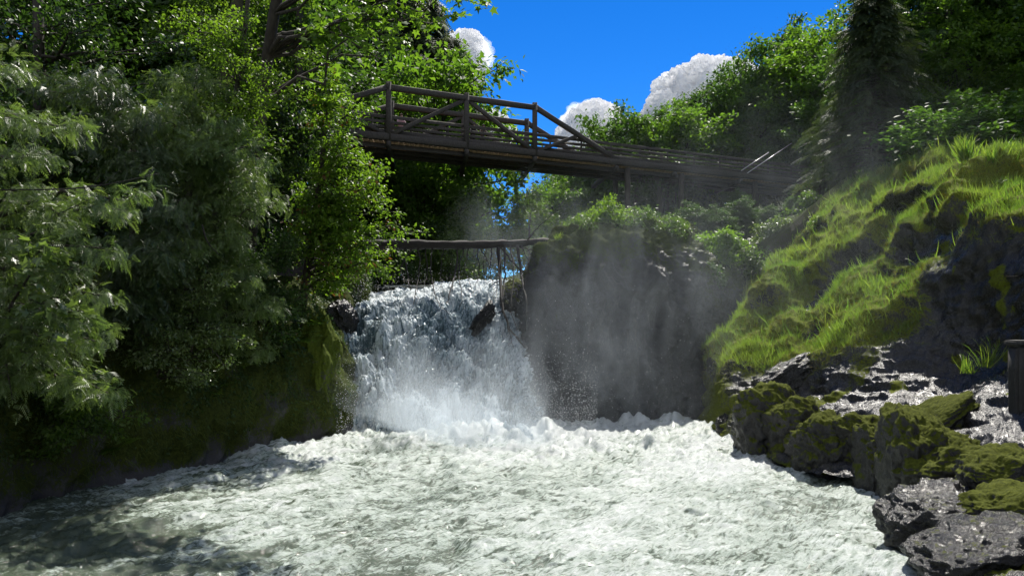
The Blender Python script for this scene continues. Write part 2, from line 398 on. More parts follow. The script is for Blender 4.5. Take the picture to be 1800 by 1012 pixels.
def ground(x, y):
    x = np.asarray(x, float); y = np.asarray(y, float)
    u = ss(38, 42, y)
    bed = -2 * (1 - u) + 4.9 * u
    dl = np.interp(y, _YL, _XL) - x; dr = x - np.interp(y, _YR, _XR)
    hl_n = 9.5 * ss(2.5, 7, dl) + 8 * ss(7, 20, dl) + 0.35 * np.maximum(0, dl - 20)
    hl_f = 3.0 * ss(0.5, 3, dl) + 5 * ss(3, 9, dl) + 4 * ss(9, 22, dl) + 0.35 * np.maximum(0, dl - 22)
    hr_n = 10.5 * ss(7.5, 15, dr) + 0.33 * np.maximum(0, dr - 15)
    hr_f = 2.5 * ss(0, 3, dr) + 6.5 * ss(6, 26, dr) + 0.33 * np.maximum(0, dr - 26)
    k = ss(37, 45, y)
    z = bed + np.where(dl > 0, hl_n * (1 - k) + hl_f * k, 0) + np.where(dr > 0, hr_n * (1 - k) + hr_f * k, 0)
    z = z + 0.35 * fbm(np.stack([x * 0.25, y * 0.25, x * 0], -1), 3) * ss(0, 3, np.maximum(dl, dr) - 1)
    z = z * ss(-60, -8, y) + 1.5 * (1 - ss(-60, -8, y))
    return np.minimum(z, 75)

def gz(x, y): return float(ground(x, y))

xs = np.concatenate([np.linspace(-400, -45, 24)[:-1], np.linspace(-45, 60, 150), np.linspace(60, 400, 24)[1:]])
ys = np.concatenate([np.linspace(-120, -10, 12)[:-1], np.linspace(-10, 100, 150), np.linspace(100, 600, 30)[1:]])
gx, gy = np.meshgrid(xs, ys, indexing='ij')
G = np.stack([gx, gy, ground(gx, gy)], -1)
link('ground', mesh_np('ground', G, [grid_faces(len(xs), len(ys))], M['ground']), kind='structure', label='forest floor sloping up from the river on both sides')

# ------------------------------------------------------------------ right bank: rock shelf, cliff, grassy ridge  (4th value: grass 0..1)
right = loft([
    [(1250, 742, 42, 0), (1275, 650, 43, .3), (1290, 600, 43.5, .8), (1310, 550, 44, 1), (1330, 520, 45, 1), (1340, 515, 47, 1)],
    [(1238, 742, 36, 0), (1250, 690, 36.2, .1), (1258, 640, 36.5, .7), (1270, 600, 37.2, 1), (1310, 540, 39, 1), (1335, 515, 43, 1)],
    [(1300, 785, 28.5, 0), (1300, 735, 30, 0), (1290, 690, 31.5, .1), (1300, 640, 33, .6), (1335, 570, 35, 1), (1370, 485, 38, 1), (1385, 470, 43, 1)],
    [(1412, 838, 23, 0), (1410, 780, 25.5, 0), (1420, 715, 28, 0), (1405, 645, 30.5, .7), (1420, 570, 33, 1), (1425, 490, 36, 1), (1440, 412, 39.5, 1), (1450, 405, 44, 1)],
    [(1525, 860, 20.8, 0), (1540, 770, 23, 0), (1575, 690, 25.4, 0), (1560, 630, 26.6, .2), (1585, 550, 28, .9), (1560, 470, 32, .9), (1530, 400, 35.5, 1), (1530, 338, 38.5, 1), (1540, 330, 43, 1)],
    [(1600, 898, 19, 0), (1640, 780, 21.5, 0), (1690, 668, 24.6, 0), (1700, 600, 25.2, 0), (1690, 500, 25.6, 0), (1685, 425, 26, .55), (1690, 370, 27.5, 1), (1690, 320, 30, 1), (1690, 288, 33, 1), (1700, 282, 40, 1)],
    [(1585, 930, 17.2, 0), (1680, 800, 19.4, 0), (1775, 655, 22.6, 0), (1790, 590, 23, 0), (1790, 480, 23.3, 0), (1800, 385, 23.8, .85), (1800, 350, 25, 1), (1800, 310, 28, 1), (1800, 288, 32, 1), (1800, 280, 40, 1)],
    [(1640, 1020, 13.6, 0), (1760, 870, 16, 0), (1900, 700, 19, 0), (1930, 560, 19.5, 0), (1930, 460, 19.8, 0), (1940, 385, 20.5, .9), (1940, 340, 22, 1), (1940, 300, 26, 1), (1940, 280, 31, 1), (1940, 270, 40, 1)],
    [(1800, 1250, 9, 0), (2000, 1000, 11.5, 0), (2250, 720, 15, 0), (2260, 560, 15.5, 0), (2260, 460, 15.8, 0), (2260, 380, 16.5, .5), (2200, 320, 19, 1), (2150, 290, 24, 1), (2120, 270, 30, 1), (2100, 260, 40, 1)],
    [(1700, 1900, 4, 0), (2300, 1500, 6, 0), (2900, 900, 10, 0), (2950, 600, 10.5, 0), (2950, 450, 10.8, 0), (2900, 330, 11.5, .5), (2700, 280, 15, 1), (2500, 260, 21, 1), (2400, 250, 28, 1), (2350, 240, 40, 1)],
], 620, 420)
gr = np.clip(right[..., 3], 0, 1); R0 = right[..., :3]
nr = grid_normals(R0)
if nr[300, 300, 2] < 0: nr = -nr
pxy = np.stack([CX + F * R0[..., 0] / R0[..., 1], HZ - F * (R0[..., 2] - CAMZ) / R0[..., 1]], -1)
pocket = np.zeros(gr.shape)
for (bx, by, la, lb, an) in ((1462, 505, 75, 20, -42), (1640, 432, 80, 24, -32), (1430, 600, 34, 14, -50), (1590, 372, 55, 9, -25)):
    ca, sa_ = math.cos(math.radians(an)), math.sin(math.radians(an)); dx, dy = pxy[..., 0] - bx, pxy[..., 1] - by
    wob_ = .35 * fbm(R0 * .9 + bx, 3)
    pocket = np.maximum(pocket, ss(1.25, .6, np.sqrt(((dx * ca + dy * sa_) / la) ** 2 + ((-dx * sa_ + dy * ca) / lb) ** 2) + wob_))
gr = gr * (1 - .9 * pocket)
rock_amt = 1 - gr
Q = R0 @ np.array([[0.8, 0.35, 0.5], [-0.5, 0.8, 0.3], [-0.35, -0.5, 0.85]])     # tilted beds
d = 0.17 * rock_amt * ridged(Q * np.array([0.35, 0.35, 1.0]), 5) + 0.05 * rock_amt * ridged(Q * np.array([0.9, 0.9, 3.2]) + 7, 4)
step = 1.5 * fbm(R0 * 0.33 + 5, 3)
d = d + gr * (0.30 * ridged(R0 * np.array([0.42, 0.42, 0.55]), 4) + 0.35 * np.tanh(3 * step)) + 0.07 * fbm(R0 * 2.2, 4)
d = d - .42 * pocket
R1 = R0 + nr * d[..., None]
n1 = grid_normals(R1); n1 = np.where((n1 * nr).sum(-1, keepdims=True) < 0, -n1, n1)
moss = np.clip(gr * (0.55 + 0.9 * (n1[..., 2] - 0.12)), 0, 1.3)
mossy_patch = ss(0.12, 0.5, fbm(R0 * 0.8 + 31, 3)) * rock_amt
nose = rock_amt * ss(1330, 1260, CX + F * R0[..., 0] / R0[..., 1]) * 0.75
moss = np.maximum(moss, np.maximum(mossy_patch * 0.62, nose))
ub = grid_faces(*R1.shape[:2])
link('grassy_bank', mesh_np('grassy_bank', R1, [ub], M['rock_right'], attrs={'moss': moss}), kind='structure',
     label='steep rock bank on the right with grass on top and a wet shelf by the water')

# ------------------------------------------------------------------ left bank cliff
left = loft([
    [(-900, 2300, 3.5), (-1500, 1300, 5), (-1600, 700, 5.5), (-1500, 300, 6.5), (-1600, 0, 9)],
    [(-380, 1180, 11), (-420, 900, 11.6), (-420, 700, 12), (-420, 520, 13), (-440, 380, 16)],
    [(-150, 975, 15.5), (-160, 800, 15.9), (-150, 660, 16.6), (-160, 540, 18), (-180, 420, 22)],
    [(0, 910, 18.4), (0, 790, 18.7), (0, 660, 19.3), (-20, 560, 20.6), (-50, 440, 25)],
    [(150, 878, 20.6), (150, 770, 20.8), (140, 660, 21.3), (130, 560, 22.4), (90, 450, 26)],
    [(300, 840, 23), (298, 740, 23.2), (292, 640, 23.7), (280, 560, 24.6), (240, 460, 28)],
    [(470, 802, 27), (470, 715, 27.1), (466, 640, 27.5), (455, 580, 28.2), (420, 480, 32)],
    [(565, 785, 29.2), (568, 710, 29.2), (562, 645, 29.4), (548, 592, 30), (505, 500, 34)],
    [(615, 775, 30.2), (612, 710, 30.5), (596, 640, 31.2), (572, 590, 32), (530, 500, 36)],
    [(615, 760, 33), (612, 690, 33.5), (608, 620, 34), (590, 560, 34.8), (550, 480, 38)],
    [(620, 740, 36), (618, 640, 36.2), (622, 560, 36.5), (620, 500, 37.2), (585, 450, 41)],
    [(640, 600, 42), (640, 560, 42), (640, 520, 42.2), (640, 470, 43), (600, 420, 46)],
], 420, 220)
nl = grid_normals(left)
if nl[200, 60, 0] < 0: nl = -nl
L1 = left + nl * (0.35 * ridged(left * np.array([0.5, 0.5, 0.35]), 4) + 0.12 * fbm(left * np.array([1.6, 1.6, 1.0]), 4) - 0.1)[..., None]
low = ss(-0.2, 0.8, L1[..., 2])
mossL = (0.42 + 0.5 * ss(-0.3, 0.6, fbm(left * 0.6 + 3, 3))) * low + 0.35 * np.clip(nl[..., 2], 0, 1)
link('rocky_bank', mesh_np('rocky_bank', L1, [grid_faces(*L1.shape[:2])], M['rock_left'], attrs={'moss': mossL}), kind='structure',
     label='dark mossy rock wall rising from the water on the left')

# ------------------------------------------------------------------ central headland rock
mid = loft([
    [(985, 600, 52), (985, 540, 52), (985, 490, 52), (985, 470, 52), (990, 455, 53), (1000, 452, 54)],
    [(955, 650, 44), (950, 580, 44), (950, 520, 44), (955, 470, 44.5), (975, 440, 46), (1010, 432, 50)],
    [(925, 752, 35.6), (921, 650, 35.8), (928, 560, 36), (934, 490, 36.3), (955, 440, 37.2), (1000, 422, 41), (1020, 418, 48)],
    [(965, 756, 34.5), (962, 650, 34.9), (965, 560, 35.2), (970, 480, 35.8), (985, 428, 36.8), (1030, 410, 41), (1040, 408, 48)],
    [(1100, 752, 34.6), (1100, 650, 35.2), (1100, 540, 35.6), (1100, 470, 36), (1105, 415, 37.4), (1120, 400, 41), (1130, 400, 48)],
    [(1185, 746, 35.4), (1185, 650, 36), (1185, 540, 36.6), (1185, 470, 37.2), (1188, 425, 38.6), (1195, 408, 42), (1200, 405, 48)],
    [(1260, 738, 36.8), (1260, 650, 37.4), (1262, 560, 38), (1264, 530, 38.5), (1264, 492, 39.6), (1258, 462, 42.5), (1258, 440, 48)],
    [(1330, 735, 38.5), (1330, 650, 39.5), (1330, 590, 40.5), (1330, 550, 41.2), (1330, 515, 42.5), (1330, 475, 45), (1330, 440, 49)],
    [(1430, 735, 41), (1430, 650, 42), (1430, 560, 43), (1430, 500, 43.8), (1430, 460, 45), (1430, 430, 47), (1430, 400, 50)],
], 360, 260)
nm = grid_normals(mid)
if nm[180, 40, 1] > 0: nm = -nm
D1 = mid + nm * (0.45 * ridged(mid * np.array([0.35, 0.35, 0.28]), 5) + 0.22 * ridged(mid * np.array([1.3, 1.3, .6]) + 3, 5, gain=.6) + 0.10 * ridged(mid @ np.array([[.8, .3, .5], [-.3, .9, .2], [-.5, -.2, .8]]) * np.array([.8, .8, 3.0]), 4) - 0.62)[..., None]
mossM = np.clip(nm[..., 2], 0, 1) * 0.85 + 0.35 * ss(0, 0.6, fbm(mid * 0.5, 3)) * ss(4, 8, mid[..., 2])
link('rock_headland', mesh_np('rock_headland', D1, [grid_faces(*D1.shape[:2])], M['rock_mid'], attrs={'moss': mossM}), kind='structure',
     label='tall dark rock headland right of the waterfall, shrubs on its top')

# ------------------------------------------------------------------ pool
nx, ny = 640, 620
yv = 1.0 / np.linspace(1 / 6.0, 1 / 46.0, ny)
uu = np.linspace(-1, 1, nx)
Y2 = np.repeat(yv[None], nx, 0)
X2 = uu[:, None] * (4 + 0.62 * Y2) - 0.6
p3 = np.stack([X2, Y2, 0 * X2], -1)
flow = np.array([0.55, 0.83, 0]); side = np.array([0.83, -0.55, 0])
pf = np.stack([p3 @ side * 0.9, p3 @ flow * 0.5, 0 * X2], -1)
near = ss(40, 24, Y2)
turb = ss(20, 29.5, Y2)
h = 0.20 * fbm(pf * 0.55, 3) + (0.055 + 0.08 * turb) * ridged(pf * 1.4 + 3, 3, gain=0.55) + (0.035 + 0.05 * turb) * fbm(p3 * 3.2, 4, gain=0.6)
def billow(p, o=4, lac=2.1, gain=.55):
    a, sm = 1.0, 0.0
    for k in range(o):
        sm = sm + a * (2.2 * np.abs(pn(p + 7.7 * k)) - .5); p = p * lac; a *= gain
    return sm
def bump(px, py, Y, hh, r):
    q = P(px, py, Y); r2 = ((X2 - q[0]) ** 2 + ((Y2 - Y) * 0.8) ** 2) / r ** 2
    return hh * np.exp(-r2)
boils = [(830, 765, 29.6, .75, .9), (870, 772, 29.2, .7, .8), (800, 778, 29, .55, .7), (962, 762, 29.8, .5, .6), (985, 765, 30, .5, .6), (720, 785, 28.8, .35, 1.2), (640, 785, 29, .3, .9),
         (597, 832, 23.3, .55, .22), (600, 835, 23.1, .3, .5), (1000, 790, 27.5, .4, .5), (1030, 790, 27.3, .28, .4), (960, 808, 25.6, .35, .5), (1140, 790, 27.6, .4, .5), (1255, 825, 24, .22, .7), (815, 960, 15.9, .16, .35), (840, 968, 15.6, .22, .3),
         (1190, 735, 34.5, .55, .6), (1100, 748, 33.8, .35, .6), (1040, 752, 33.5, .3, .5), (480, 815, 25, .3, .6), (390, 900, 18.6, .22, .6)]
RB = np.random.default_rng(8)
for (bx, by, bY, bh, br_) in boils:
    for q_ in range(9):
        o_x, o_y = RB.normal(size=2) * br_ * .75
        h = h + bump(bx + o_x * F / bY, by, bY + o_y, bh * .19 * (.5 + RB.random()), br_ * (.45 + .5 * RB.random()))
h = h * (1 + .3 * turb * billow(p3 * 1.8, 3, gain=.45)) + .025 * billow(p3 * 6.0, 3)
leftm = ss(760, 420, CX + F * X2 / Y2)
h = h + leftm * .07 * ridged(pf * np.array([2.2, .9, 1]) + 60, 4)
h = h + 0.10 * turb * billow(p3 * np.array([1.0, .8, 1]) + 20, 4, gain=.42)
disp = np.stack([0.10 * fbm(p3 * 1.7 + 50, 3), 0.10 * fbm(p3 * 1.7 + 90, 3) - 0.18 * h, h], -1)
W = p3 + disp
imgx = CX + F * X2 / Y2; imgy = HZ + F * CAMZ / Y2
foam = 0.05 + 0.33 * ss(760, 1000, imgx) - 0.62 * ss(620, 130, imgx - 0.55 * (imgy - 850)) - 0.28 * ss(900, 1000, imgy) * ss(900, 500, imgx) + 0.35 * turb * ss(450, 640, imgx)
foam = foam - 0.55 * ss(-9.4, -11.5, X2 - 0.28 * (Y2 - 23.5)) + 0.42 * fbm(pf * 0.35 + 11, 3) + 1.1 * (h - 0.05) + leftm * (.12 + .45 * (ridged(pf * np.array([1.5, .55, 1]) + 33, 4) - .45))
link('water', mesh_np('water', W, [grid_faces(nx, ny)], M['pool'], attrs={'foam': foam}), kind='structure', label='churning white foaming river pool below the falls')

# ------------------------------------------------------------------ waterfall and the river above it
wf = loft([
    [(632, 525, 41), (630, 535, 37.6), (613, 552, 35.2), (588, 590, 33.4), (580, 650, 32), (586, 720, 30.6), (590, 790, 29.2)],
    [(690, 510, 41), (690, 520, 38), (680, 540, 35.4), (655, 580, 33.6), (645, 650, 32), (645, 720, 30.6), (645, 795, 28.9)],
    [(740, 506, 41), (742, 514, 38.3), (738, 534, 35.8), (725, 580, 33.8), (715, 650, 32), (712, 720, 30.6), (710, 800, 28.6)],
    [(795, 494, 42), (797, 500, 39), (798, 522, 36.4), (795, 580, 34.4), (785, 650, 32.5), (780, 720, 31), (780, 800, 28.6)],
    [(845, 494, 42), (848, 500, 39.5), (853, 525, 37.4), (866, 580, 35.4), (868, 650, 33.2), (860, 720, 31.2), (855, 800, 28.6)],
    [(890, 492, 43), (893, 499, 40), (900, 530, 38), (912, 590, 36), (918, 655, 33.8), (918, 720, 31.6), (920, 790, 29)],
    [(930, 492, 43), (934, 500, 40.8), (938, 535, 39.4), (942, 600, 38), (946, 660, 36.8), (955, 720, 34.6), (975, 780, 31.4)],
], 460, 420)
nw = grid_normals(wf)
if nw[230, 200, 1] > 0: nw = -nw
vv = np.linspace(0, 1, wf.shape[1])[None]
S = wf * np.array([1.0, 1.0, 0.5])
amp = 0.35 + 0.9 * ss(0.2, 0.6, vv)
big = fbm(S * 0.8 + 2, 3) * 0.40
fl = np.concatenate([np.zeros((wf.shape[0], 1)), np.cumsum(np.linalg.norm(np.diff(wf, axis=1), axis=2), axis=1)], 1)
T = np.stack([wf[..., 0] + .35 * fbm(wf * .7, 2), fl * .38, 0 * fl], -1)
big = big + .35 * fbm(T * np.array([.45, .6, 1]) + 11, 2)
med = billow(T * 2.0 + np.array([0, 0, 4]), 5, gain=.6) * (.16 + .12 * ss(-.3, .5, fbm(S * .5 + 80, 2)))
cover = fbm(T * np.array([.8, .5, 1]) + 21, 3)
fin = billow(wf * np.array([8, 8, 6.0]), 3, gain=.7) * 0.05
A1 = wf + nw * ((big + med + fin) * amp)[..., None] + np.stack([0.12 * fbm(S * 1.3 + 40, 3), 0 * wf[..., 0], 0.16 * fbm(S * 1.3 + 60, 3)], -1)
ffoam = 0.36 + .45 * cover + 0.6 * (big + med) / 0.5 * 0.6 + 0.22 * ss(0.7, 1, vv) + 0.2 * ss(.5, 0.2, vv)
link('waterfall', mesh_np('waterfall', A1, [grid_faces(*A1.shape[:2])], M['fall'], attrs={'foam': ffoam}), kind='structure', label='broad white waterfall dropping between the rock walls')
ry = np.linspace(40.5, 120, 80); rx = np.linspace(-1, 1, 30)
RX = np.interp(ry, _YL, _XL)[None] * 0.5 + np.interp(ry, _YR, _XR)[None] * 0.5 + rx[:, None] * 5.5
RG = np.stack([RX, np.repeat(ry[None], 30, 0), 6.15 + 0 * RX + 0.15 * fbm(np.stack([RX, np.repeat(ry[None], 30, 0), 0 * RX], -1) * 0.8, 3)], -1)
link('river', mesh_np('river', RG, [grid_faces(30, 80)], M['pool'], attrs={'foam': np.full(RX.shape, 0.5)}), kind='structure', label='river reach upstream of the falls')

# thrown drops of spray
nd = 26000
tt = RNG.random(nd)
dpx = 590 + 460 * RNG.random(nd) ** 0.9; dpy = 790 - np.abs(RNG.normal(0, 75, nd)) - 10; dY = RNG.uniform(27.2, 30.5, nd)
k2 = RNG.random(nd) < 0.05
dpx[k2] = RNG.uniform(930, 1250, k2.sum()); dpy[k2] = 745 - np.abs(RNG.normal(0, 90, k2.sum())); dY[k2] = RNG.uniform(30, 33.5, k2.sum())
k3 = RNG.random(nd) < 0.15
dpx[k3] = RNG.uniform(620, 920, k3.sum()); dpy[k3] = 510 + RNG.normal(0, 22, k3.sum()); dY[k3] = RNG.uniform(33, 36, k3.sum())
C = np.stack([(dpx - CX) / F * dY, dY, CAMZ + (HZ - dpy) / F * dY], -1)
octv = np.array([[1, 0, 0], [-1, 0, 0], [0, 1, 0], [0, -1, 0], [0, 0, 1.4], [0, 0, -1.4]], float)
octf = np.array([[0, 2, 4], [2, 1, 4], [1, 3, 4], [3, 0, 4], [2, 0, 5], [1, 2, 5], [3, 1, 5], [0, 3, 5]])
sz = 0.003 + 0.009 * RNG.random(nd) ** 4
Vd = C[:, None] + octv[None] * sz[:, None, None]
Fd = (octf[None] + 6 * np.arange(nd)[:, None, None]).reshape(-1, 3)
M['drop'] = plain('white spray', (0.85, 0.87, 0.88), 0.3)
link('spray', mesh_np('spray', Vd.reshape(-1, 3), [Fd], M['drop']), kind='stuff', label='white drops thrown up by the waterfall', cat='spray')

# ------------------------------------------------------------------ foliage kit
def leaf_proto(kind):
    if kind == 'oval':
        V = [(0, 0, 0), (.42, .27, .07), (1, 0, -.06), (.42, -.27, .07)]; T = [(0, 2, 1), (0, 3, 2)]
    elif kind == 'maple':
        ang = np.radians([-150, -115, -85, -62, -40, -22, 0, 22, 40, 62, 85, 115, 150]); r = np.array([.25, .55, .38, .8, .42, .5, 1.0, .5, .42, .8, .38, .55, .25])
        V = [(.25, 0, .03)] + [(.25 + rr * .75 * math.cos(a), rr * .75 * math.sin(a), -.10 * rr * rr + .03) for a, rr in zip(ang, r)]
        T = [(0, k, k + 1) for k in range(1, 13)] + [(0, 13, 1)]
    elif kind in ('frond', 'needle', 'fern', 'twigleaf'):
        np_ = {'frond': 7, 'needle': 7, 'fern': 12, 'twigleaf': 5}[kind]
        V, T = [], []
        def strip(a, b, w, nn):
            a = np.array(a); b = np.array(b); s = np.cross(b - a, nn); s = s / np.linalg.norm(s) * w
            k = len(V); m_ = a + (b - a) * .55
            V.extend([tuple(a), tuple(m_ + s), tuple(b), tuple(m_ - s)]); T.extend([(k, k + 2, k + 1), (k, k + 3, k + 2)])
        drop = {'frond': .5, 'needle': .25, 'fern': .45, 'twigleaf': .25}[kind]
        st = lambda s: np.array([s, 0, -drop * s * s])
        strip(st(0), st(1), .012, (0, 0, 1)); strip(st(.8), st(1.08), .05, (0, 0, 1))
        for q in range(np_):
            s = .08 + .88 * q / np_
            ll = {'frond': .46 * (1 - .55 * s), 'needle': .30 * (1 - .6 * s), 'fern': .34 * math.sin(math.pi * min(1, .2 + .8 * s)) + .05, 'twigleaf': .30}[kind]
            ww = {'frond': .026, 'needle': .03, 'fern': .035, 'twigleaf': .085}[kind]
            for sg in (-1, 1):
                a = st(s); an = math.radians({'fern': 75, 'frond': 50}.get(kind, 52))
                b = a + np.array([ll * math.cos(an), sg * ll * math.sin(an), -.32 * ll if kind == 'frond' else -.12 * ll])
                strip(a, b, ww, (0, 0, 1))
    elif kind == 'blade':
        V = [(0, .02, 0), (0, -.02, 0), (.42, .019, .0), (.42, -.019, .0), (.8, .012, -.10), (.8, -.012, -.10), (1.0, 0, -.27)]
        V = [(a, b, c) for a, b, c in V]; T = [(0, 1, 3), (0, 3, 2), (2, 3, 5), (2, 5, 4), (4, 5, 6)]
    return np.array(V, float), np.array(T, np.int64)
PROTO = {k: leaf_proto(k) for k in ('oval', 'maple', 'frond', 'needle', 'fern', 'twigleaf', 'blade')}

def scatter(geo, kind, C, axis, normal, size, tint=None, rng=RNG, mi=0):
    """leaf copies merged into geo: position C, pointing along axis, upper side towards normal"""
    V, T = PROTO[kind]; n = len(C)
    x = unit(axis); z = unit(normal - (normal * x).sum(1, keepdims=True) * x); y = np.cross(z, x)
    R = np.stack([x, y, z], 1)                                     # rows
    size = np.broadcast_to(np.asarray(size, float), (n,))
    W_ = C[:, None] + size[:, None, None] * np.einsum('pk,nkj->npj', V, R)
    t = rng.random(n) if tint is None else tint
    geo.add(W_.reshape(-1, 3), (T[None] + len(V) * np.arange(n)[:, None, None]).reshape(-1, 3), tint=np.repeat(t, len(V)), mi=mi)

UP = np.array([0, 0, 1.0])

def leaves_on(geo, A, B, n, kind, size, sig, droop=0.35, flat=0.55, rng=RNG, mi=0, szj=.35, t0=.1):
    """n leaves along every twig A->B; twigs of one limb share a tint so that clumps vary"""
    m = len(A)
    t = t0 + (1 - t0) * rng.random((m, n)); d = B - A
    C = A[:, None] + d[:, None] * t[..., None] + rng.normal(size=(m, n, 3)) * sig * np.array([1, 1, .75])
    ax = unit(d)[:, None] * 0.8 + rng.normal(size=(m, n, 3)) * .75; ax[..., 2] -= droop
    nn = UP + rng.normal(size=(m, n, 3)) * flat
    ct = rng.random((m, 1)); tint = np.clip(.55 * ct + .45 * rng.random((m, n)), 0, 1)
    s = size * (1 - szj + 2 * szj * rng.random((m, n)))
    scatter(geo, kind, C.reshape(-1, 3), ax.reshape(-1, 3), nn.reshape(-1, 3), s.ravel(), tint.ravel(), rng, mi)

def twigs(limbs, per, lng, rng, spread=1.0, t0=.25, rise=0.0):
    """side twigs off limb polylines: arrays A, B"""
    A, B = [], []
    for pts in limbs:
        n = len(pts)
        L = np.linalg.norm(np.diff(pts, axis=0), axis=1).sum()
        for k in range(per):
            t = t0 + (1 - t0) * (k + rng.random()) / per
            f = t * (n - 1); i = min(int(f), n - 2); a = pts[i] + (pts[i + 1] - pts[i]) * (f - i)
            dr = unit(pts[i + 1] - pts[i])
            sd = np.cross(dr, UP) * (1 if k % 2 else -1) * spread + rng.normal(size=3) * .35 + dr * .7 + UP * rise
            A.append(a); B.append(a + unit(sd) * lng * (1.15 - .55 * t) * (.7 + .6 * rng.random()))
        A.append(pts[-2]); B.append(pts[-1] + unit(pts[-1] - pts[-2]) * lng * .3)
    return np.array(A), np.array(B)

def limb(a, b, sag, rng, n=8, wob=.06):
    a = np.asarray(a, float); b = np.asarray(b, float); t = np.linspace(0, 1, n)[:, None]
    L = np.linalg.norm(b - a)
    p = a + (b - a) * t; p[:, 2] += -sag * L * (t[:, 0] ** 2 - t[:, 0]) 
    p[1:-1] += rng.normal(size=(n - 2, 3)) * wob * L * .5
    return p

def broad_tree(seed, height, crown_r, crown_h, kind='oval', size=.2, nl=46, per=8, leaves=22, base=.3, sig=.22, lobes=1.0, mat='mid', sag=.25, flat=.55, twl=1.1):
    """deciduous tree standing at the origin: trunk mesh and crown mesh"""
    rng = np.random.default_rng(seed)
    tr, cr = Geo(), Geo()
    lean = rng.normal(size=2) * .04 * height
    tp = curve_pts([(0, 0, -.6), (lean[0] * .2, lean[1] * .2, height * .35), (lean[0] * .7, lean[1] * .7, height * .68), (lean[0], lean[1], height * .94)], 12)
    r0 = .018 * height + .05
    v, f = tube(tp, np.linspace(r0, r0 * .15, 12), 8); tr.add(v, *f)
    limbs = []
    c = np.array([lean[0] * .6, lean[1] * .6, height - crown_h * .5])
    for k in range(nl):
        u = (k + .5) / nl; zz = 1 - 1.9 * u; ph = k * 2.39996 + rng.random() * .6
        rr = math.sqrt(max(0, 1 - min(1, zz * zz)))
        lob = 1 + lobes * (.28 * math.sin(3 * ph + seed) * rr + .22 * rng.normal())
        q = c + np.array([math.cos(ph) * rr * crown_r, math.sin(ph) * rr * crown_r, zz * crown_h * .5]) * np.clip(lob, .45, 1.3)
        zt = np.clip((q[2] - crown_r * .55) / height, base, .93)
        a = np.array([np.interp(zt * height, tp[:, 2], tp[:, 0]), np.interp(zt * height, tp[:, 2], tp[:, 1]), zt * height])
        pl = limb(a, q, sag, rng); limbs.append(pl)
        v, f = tube(pl, np.linspace(r0 * .32, r0 * .05, len(pl)), 4, False); tr.add(v, *f)
    A, B = twigs(limbs, per, twl, rng)
    leaves_on(cr, A, B, leaves, kind, size, sig, rng=rng, flat=flat)
    return tr.mesh('trunk', M['bark']), cr.mesh('crown', M[mat], False)

def conifer_tree(seed, height, base_r, kind='needle', size=.7, whorls=30, per=6, fr=10, mat='conifer', droop=.35, z0=.12, top=.02, bare=.0):
    rng = np.random.default_rng(seed)
    tr, cr = Geo(), Geo()
    r0 = .016 * height + .06
    tp = curve_pts([(0, 0, -.8), (.1, .05, height * .5), (.05, 0, height)], 14)
    v, f = tube(tp, np.linspace(r0, .03, 14), 9); tr.add(v, *f)
    limbs = []
    for w in range(whorls):
        t = z0 + (1 - z0 - .01) * (w / (whorls - 1)) ** .95; z = t * height
        R = base_r * ((1 - t) / (1 - z0)) ** .62 + .25
        if t < bare: R *= .45
        for k in range(per):
            ph = w * 1.3 + k * 2 * math.pi / per + rng.normal() * .35; r = R * (.65 + .5 * rng.random())
            a = np.array([0, 0, z]); tt = np.linspace(0, 1, 7)[:, None]
            p = a + np.hstack([math.cos(ph) * r * tt, math.sin(ph) * r * tt, r * (.18 * tt - (droop + .25) * tt ** 2) + .12 * r * tt ** 6 + rng.normal() * .1 * tt])
            limbs.append(p); v, f = tube(p, np.linspace(.035 + .008 * r, .008, 7), 4, False); tr.add(v, *f)
    A, B = [], []
    for p in limbs:
        L = np.linalg.norm(p[-1] - p[0])
        for k in range(fr):
            t = .2 + .8 * (k + rng.random()) / fr; f_ = t * 6; i = min(int(f_), 5)
            a = p[i] + (p[i + 1] - p[i]) * (f_ - i); dr = unit(p[i + 1] - p[i])
            sd = dr * .7 + np.cross(dr, UP) * (1 if k % 2 else -1) * (.9 - .5 * t) + rng.normal(size=3) * .2; sd[2] -= droop * .9
            A.append(a); B.append(a + unit(sd))
        A.append(p[-2]); B.append(p[-1] + (p[-1] - p[-2]))
    A = np.array(A); B = np.array(B); n = len(A)
    ax = unit(B - A)
    scatter(cr, kind, A, ax, UP + rng.normal(size=(n, 3)) * .35, size * (.6 + .7 * rng.random(n)), np.clip(.5 + .3 * rng.normal(size=n), 0, 1), rng)
    return tr.mesh('trunk', M['bark']), cr.mesh('crown', M[mat], False)

def plant(name, label, cat, loc, trunk, crown, group=None, scale=1.0, rot=0.0, pn_=('trunk', 'crown')):
    r = thing(name, label, cat, loc, group, rot, (scale, scale, scale) if isinstance(scale, (int, float)) else scale)
    if trunk is not None: link(pn_[0], trunk, r)
    link(pn_[1], crown, r)
    return r

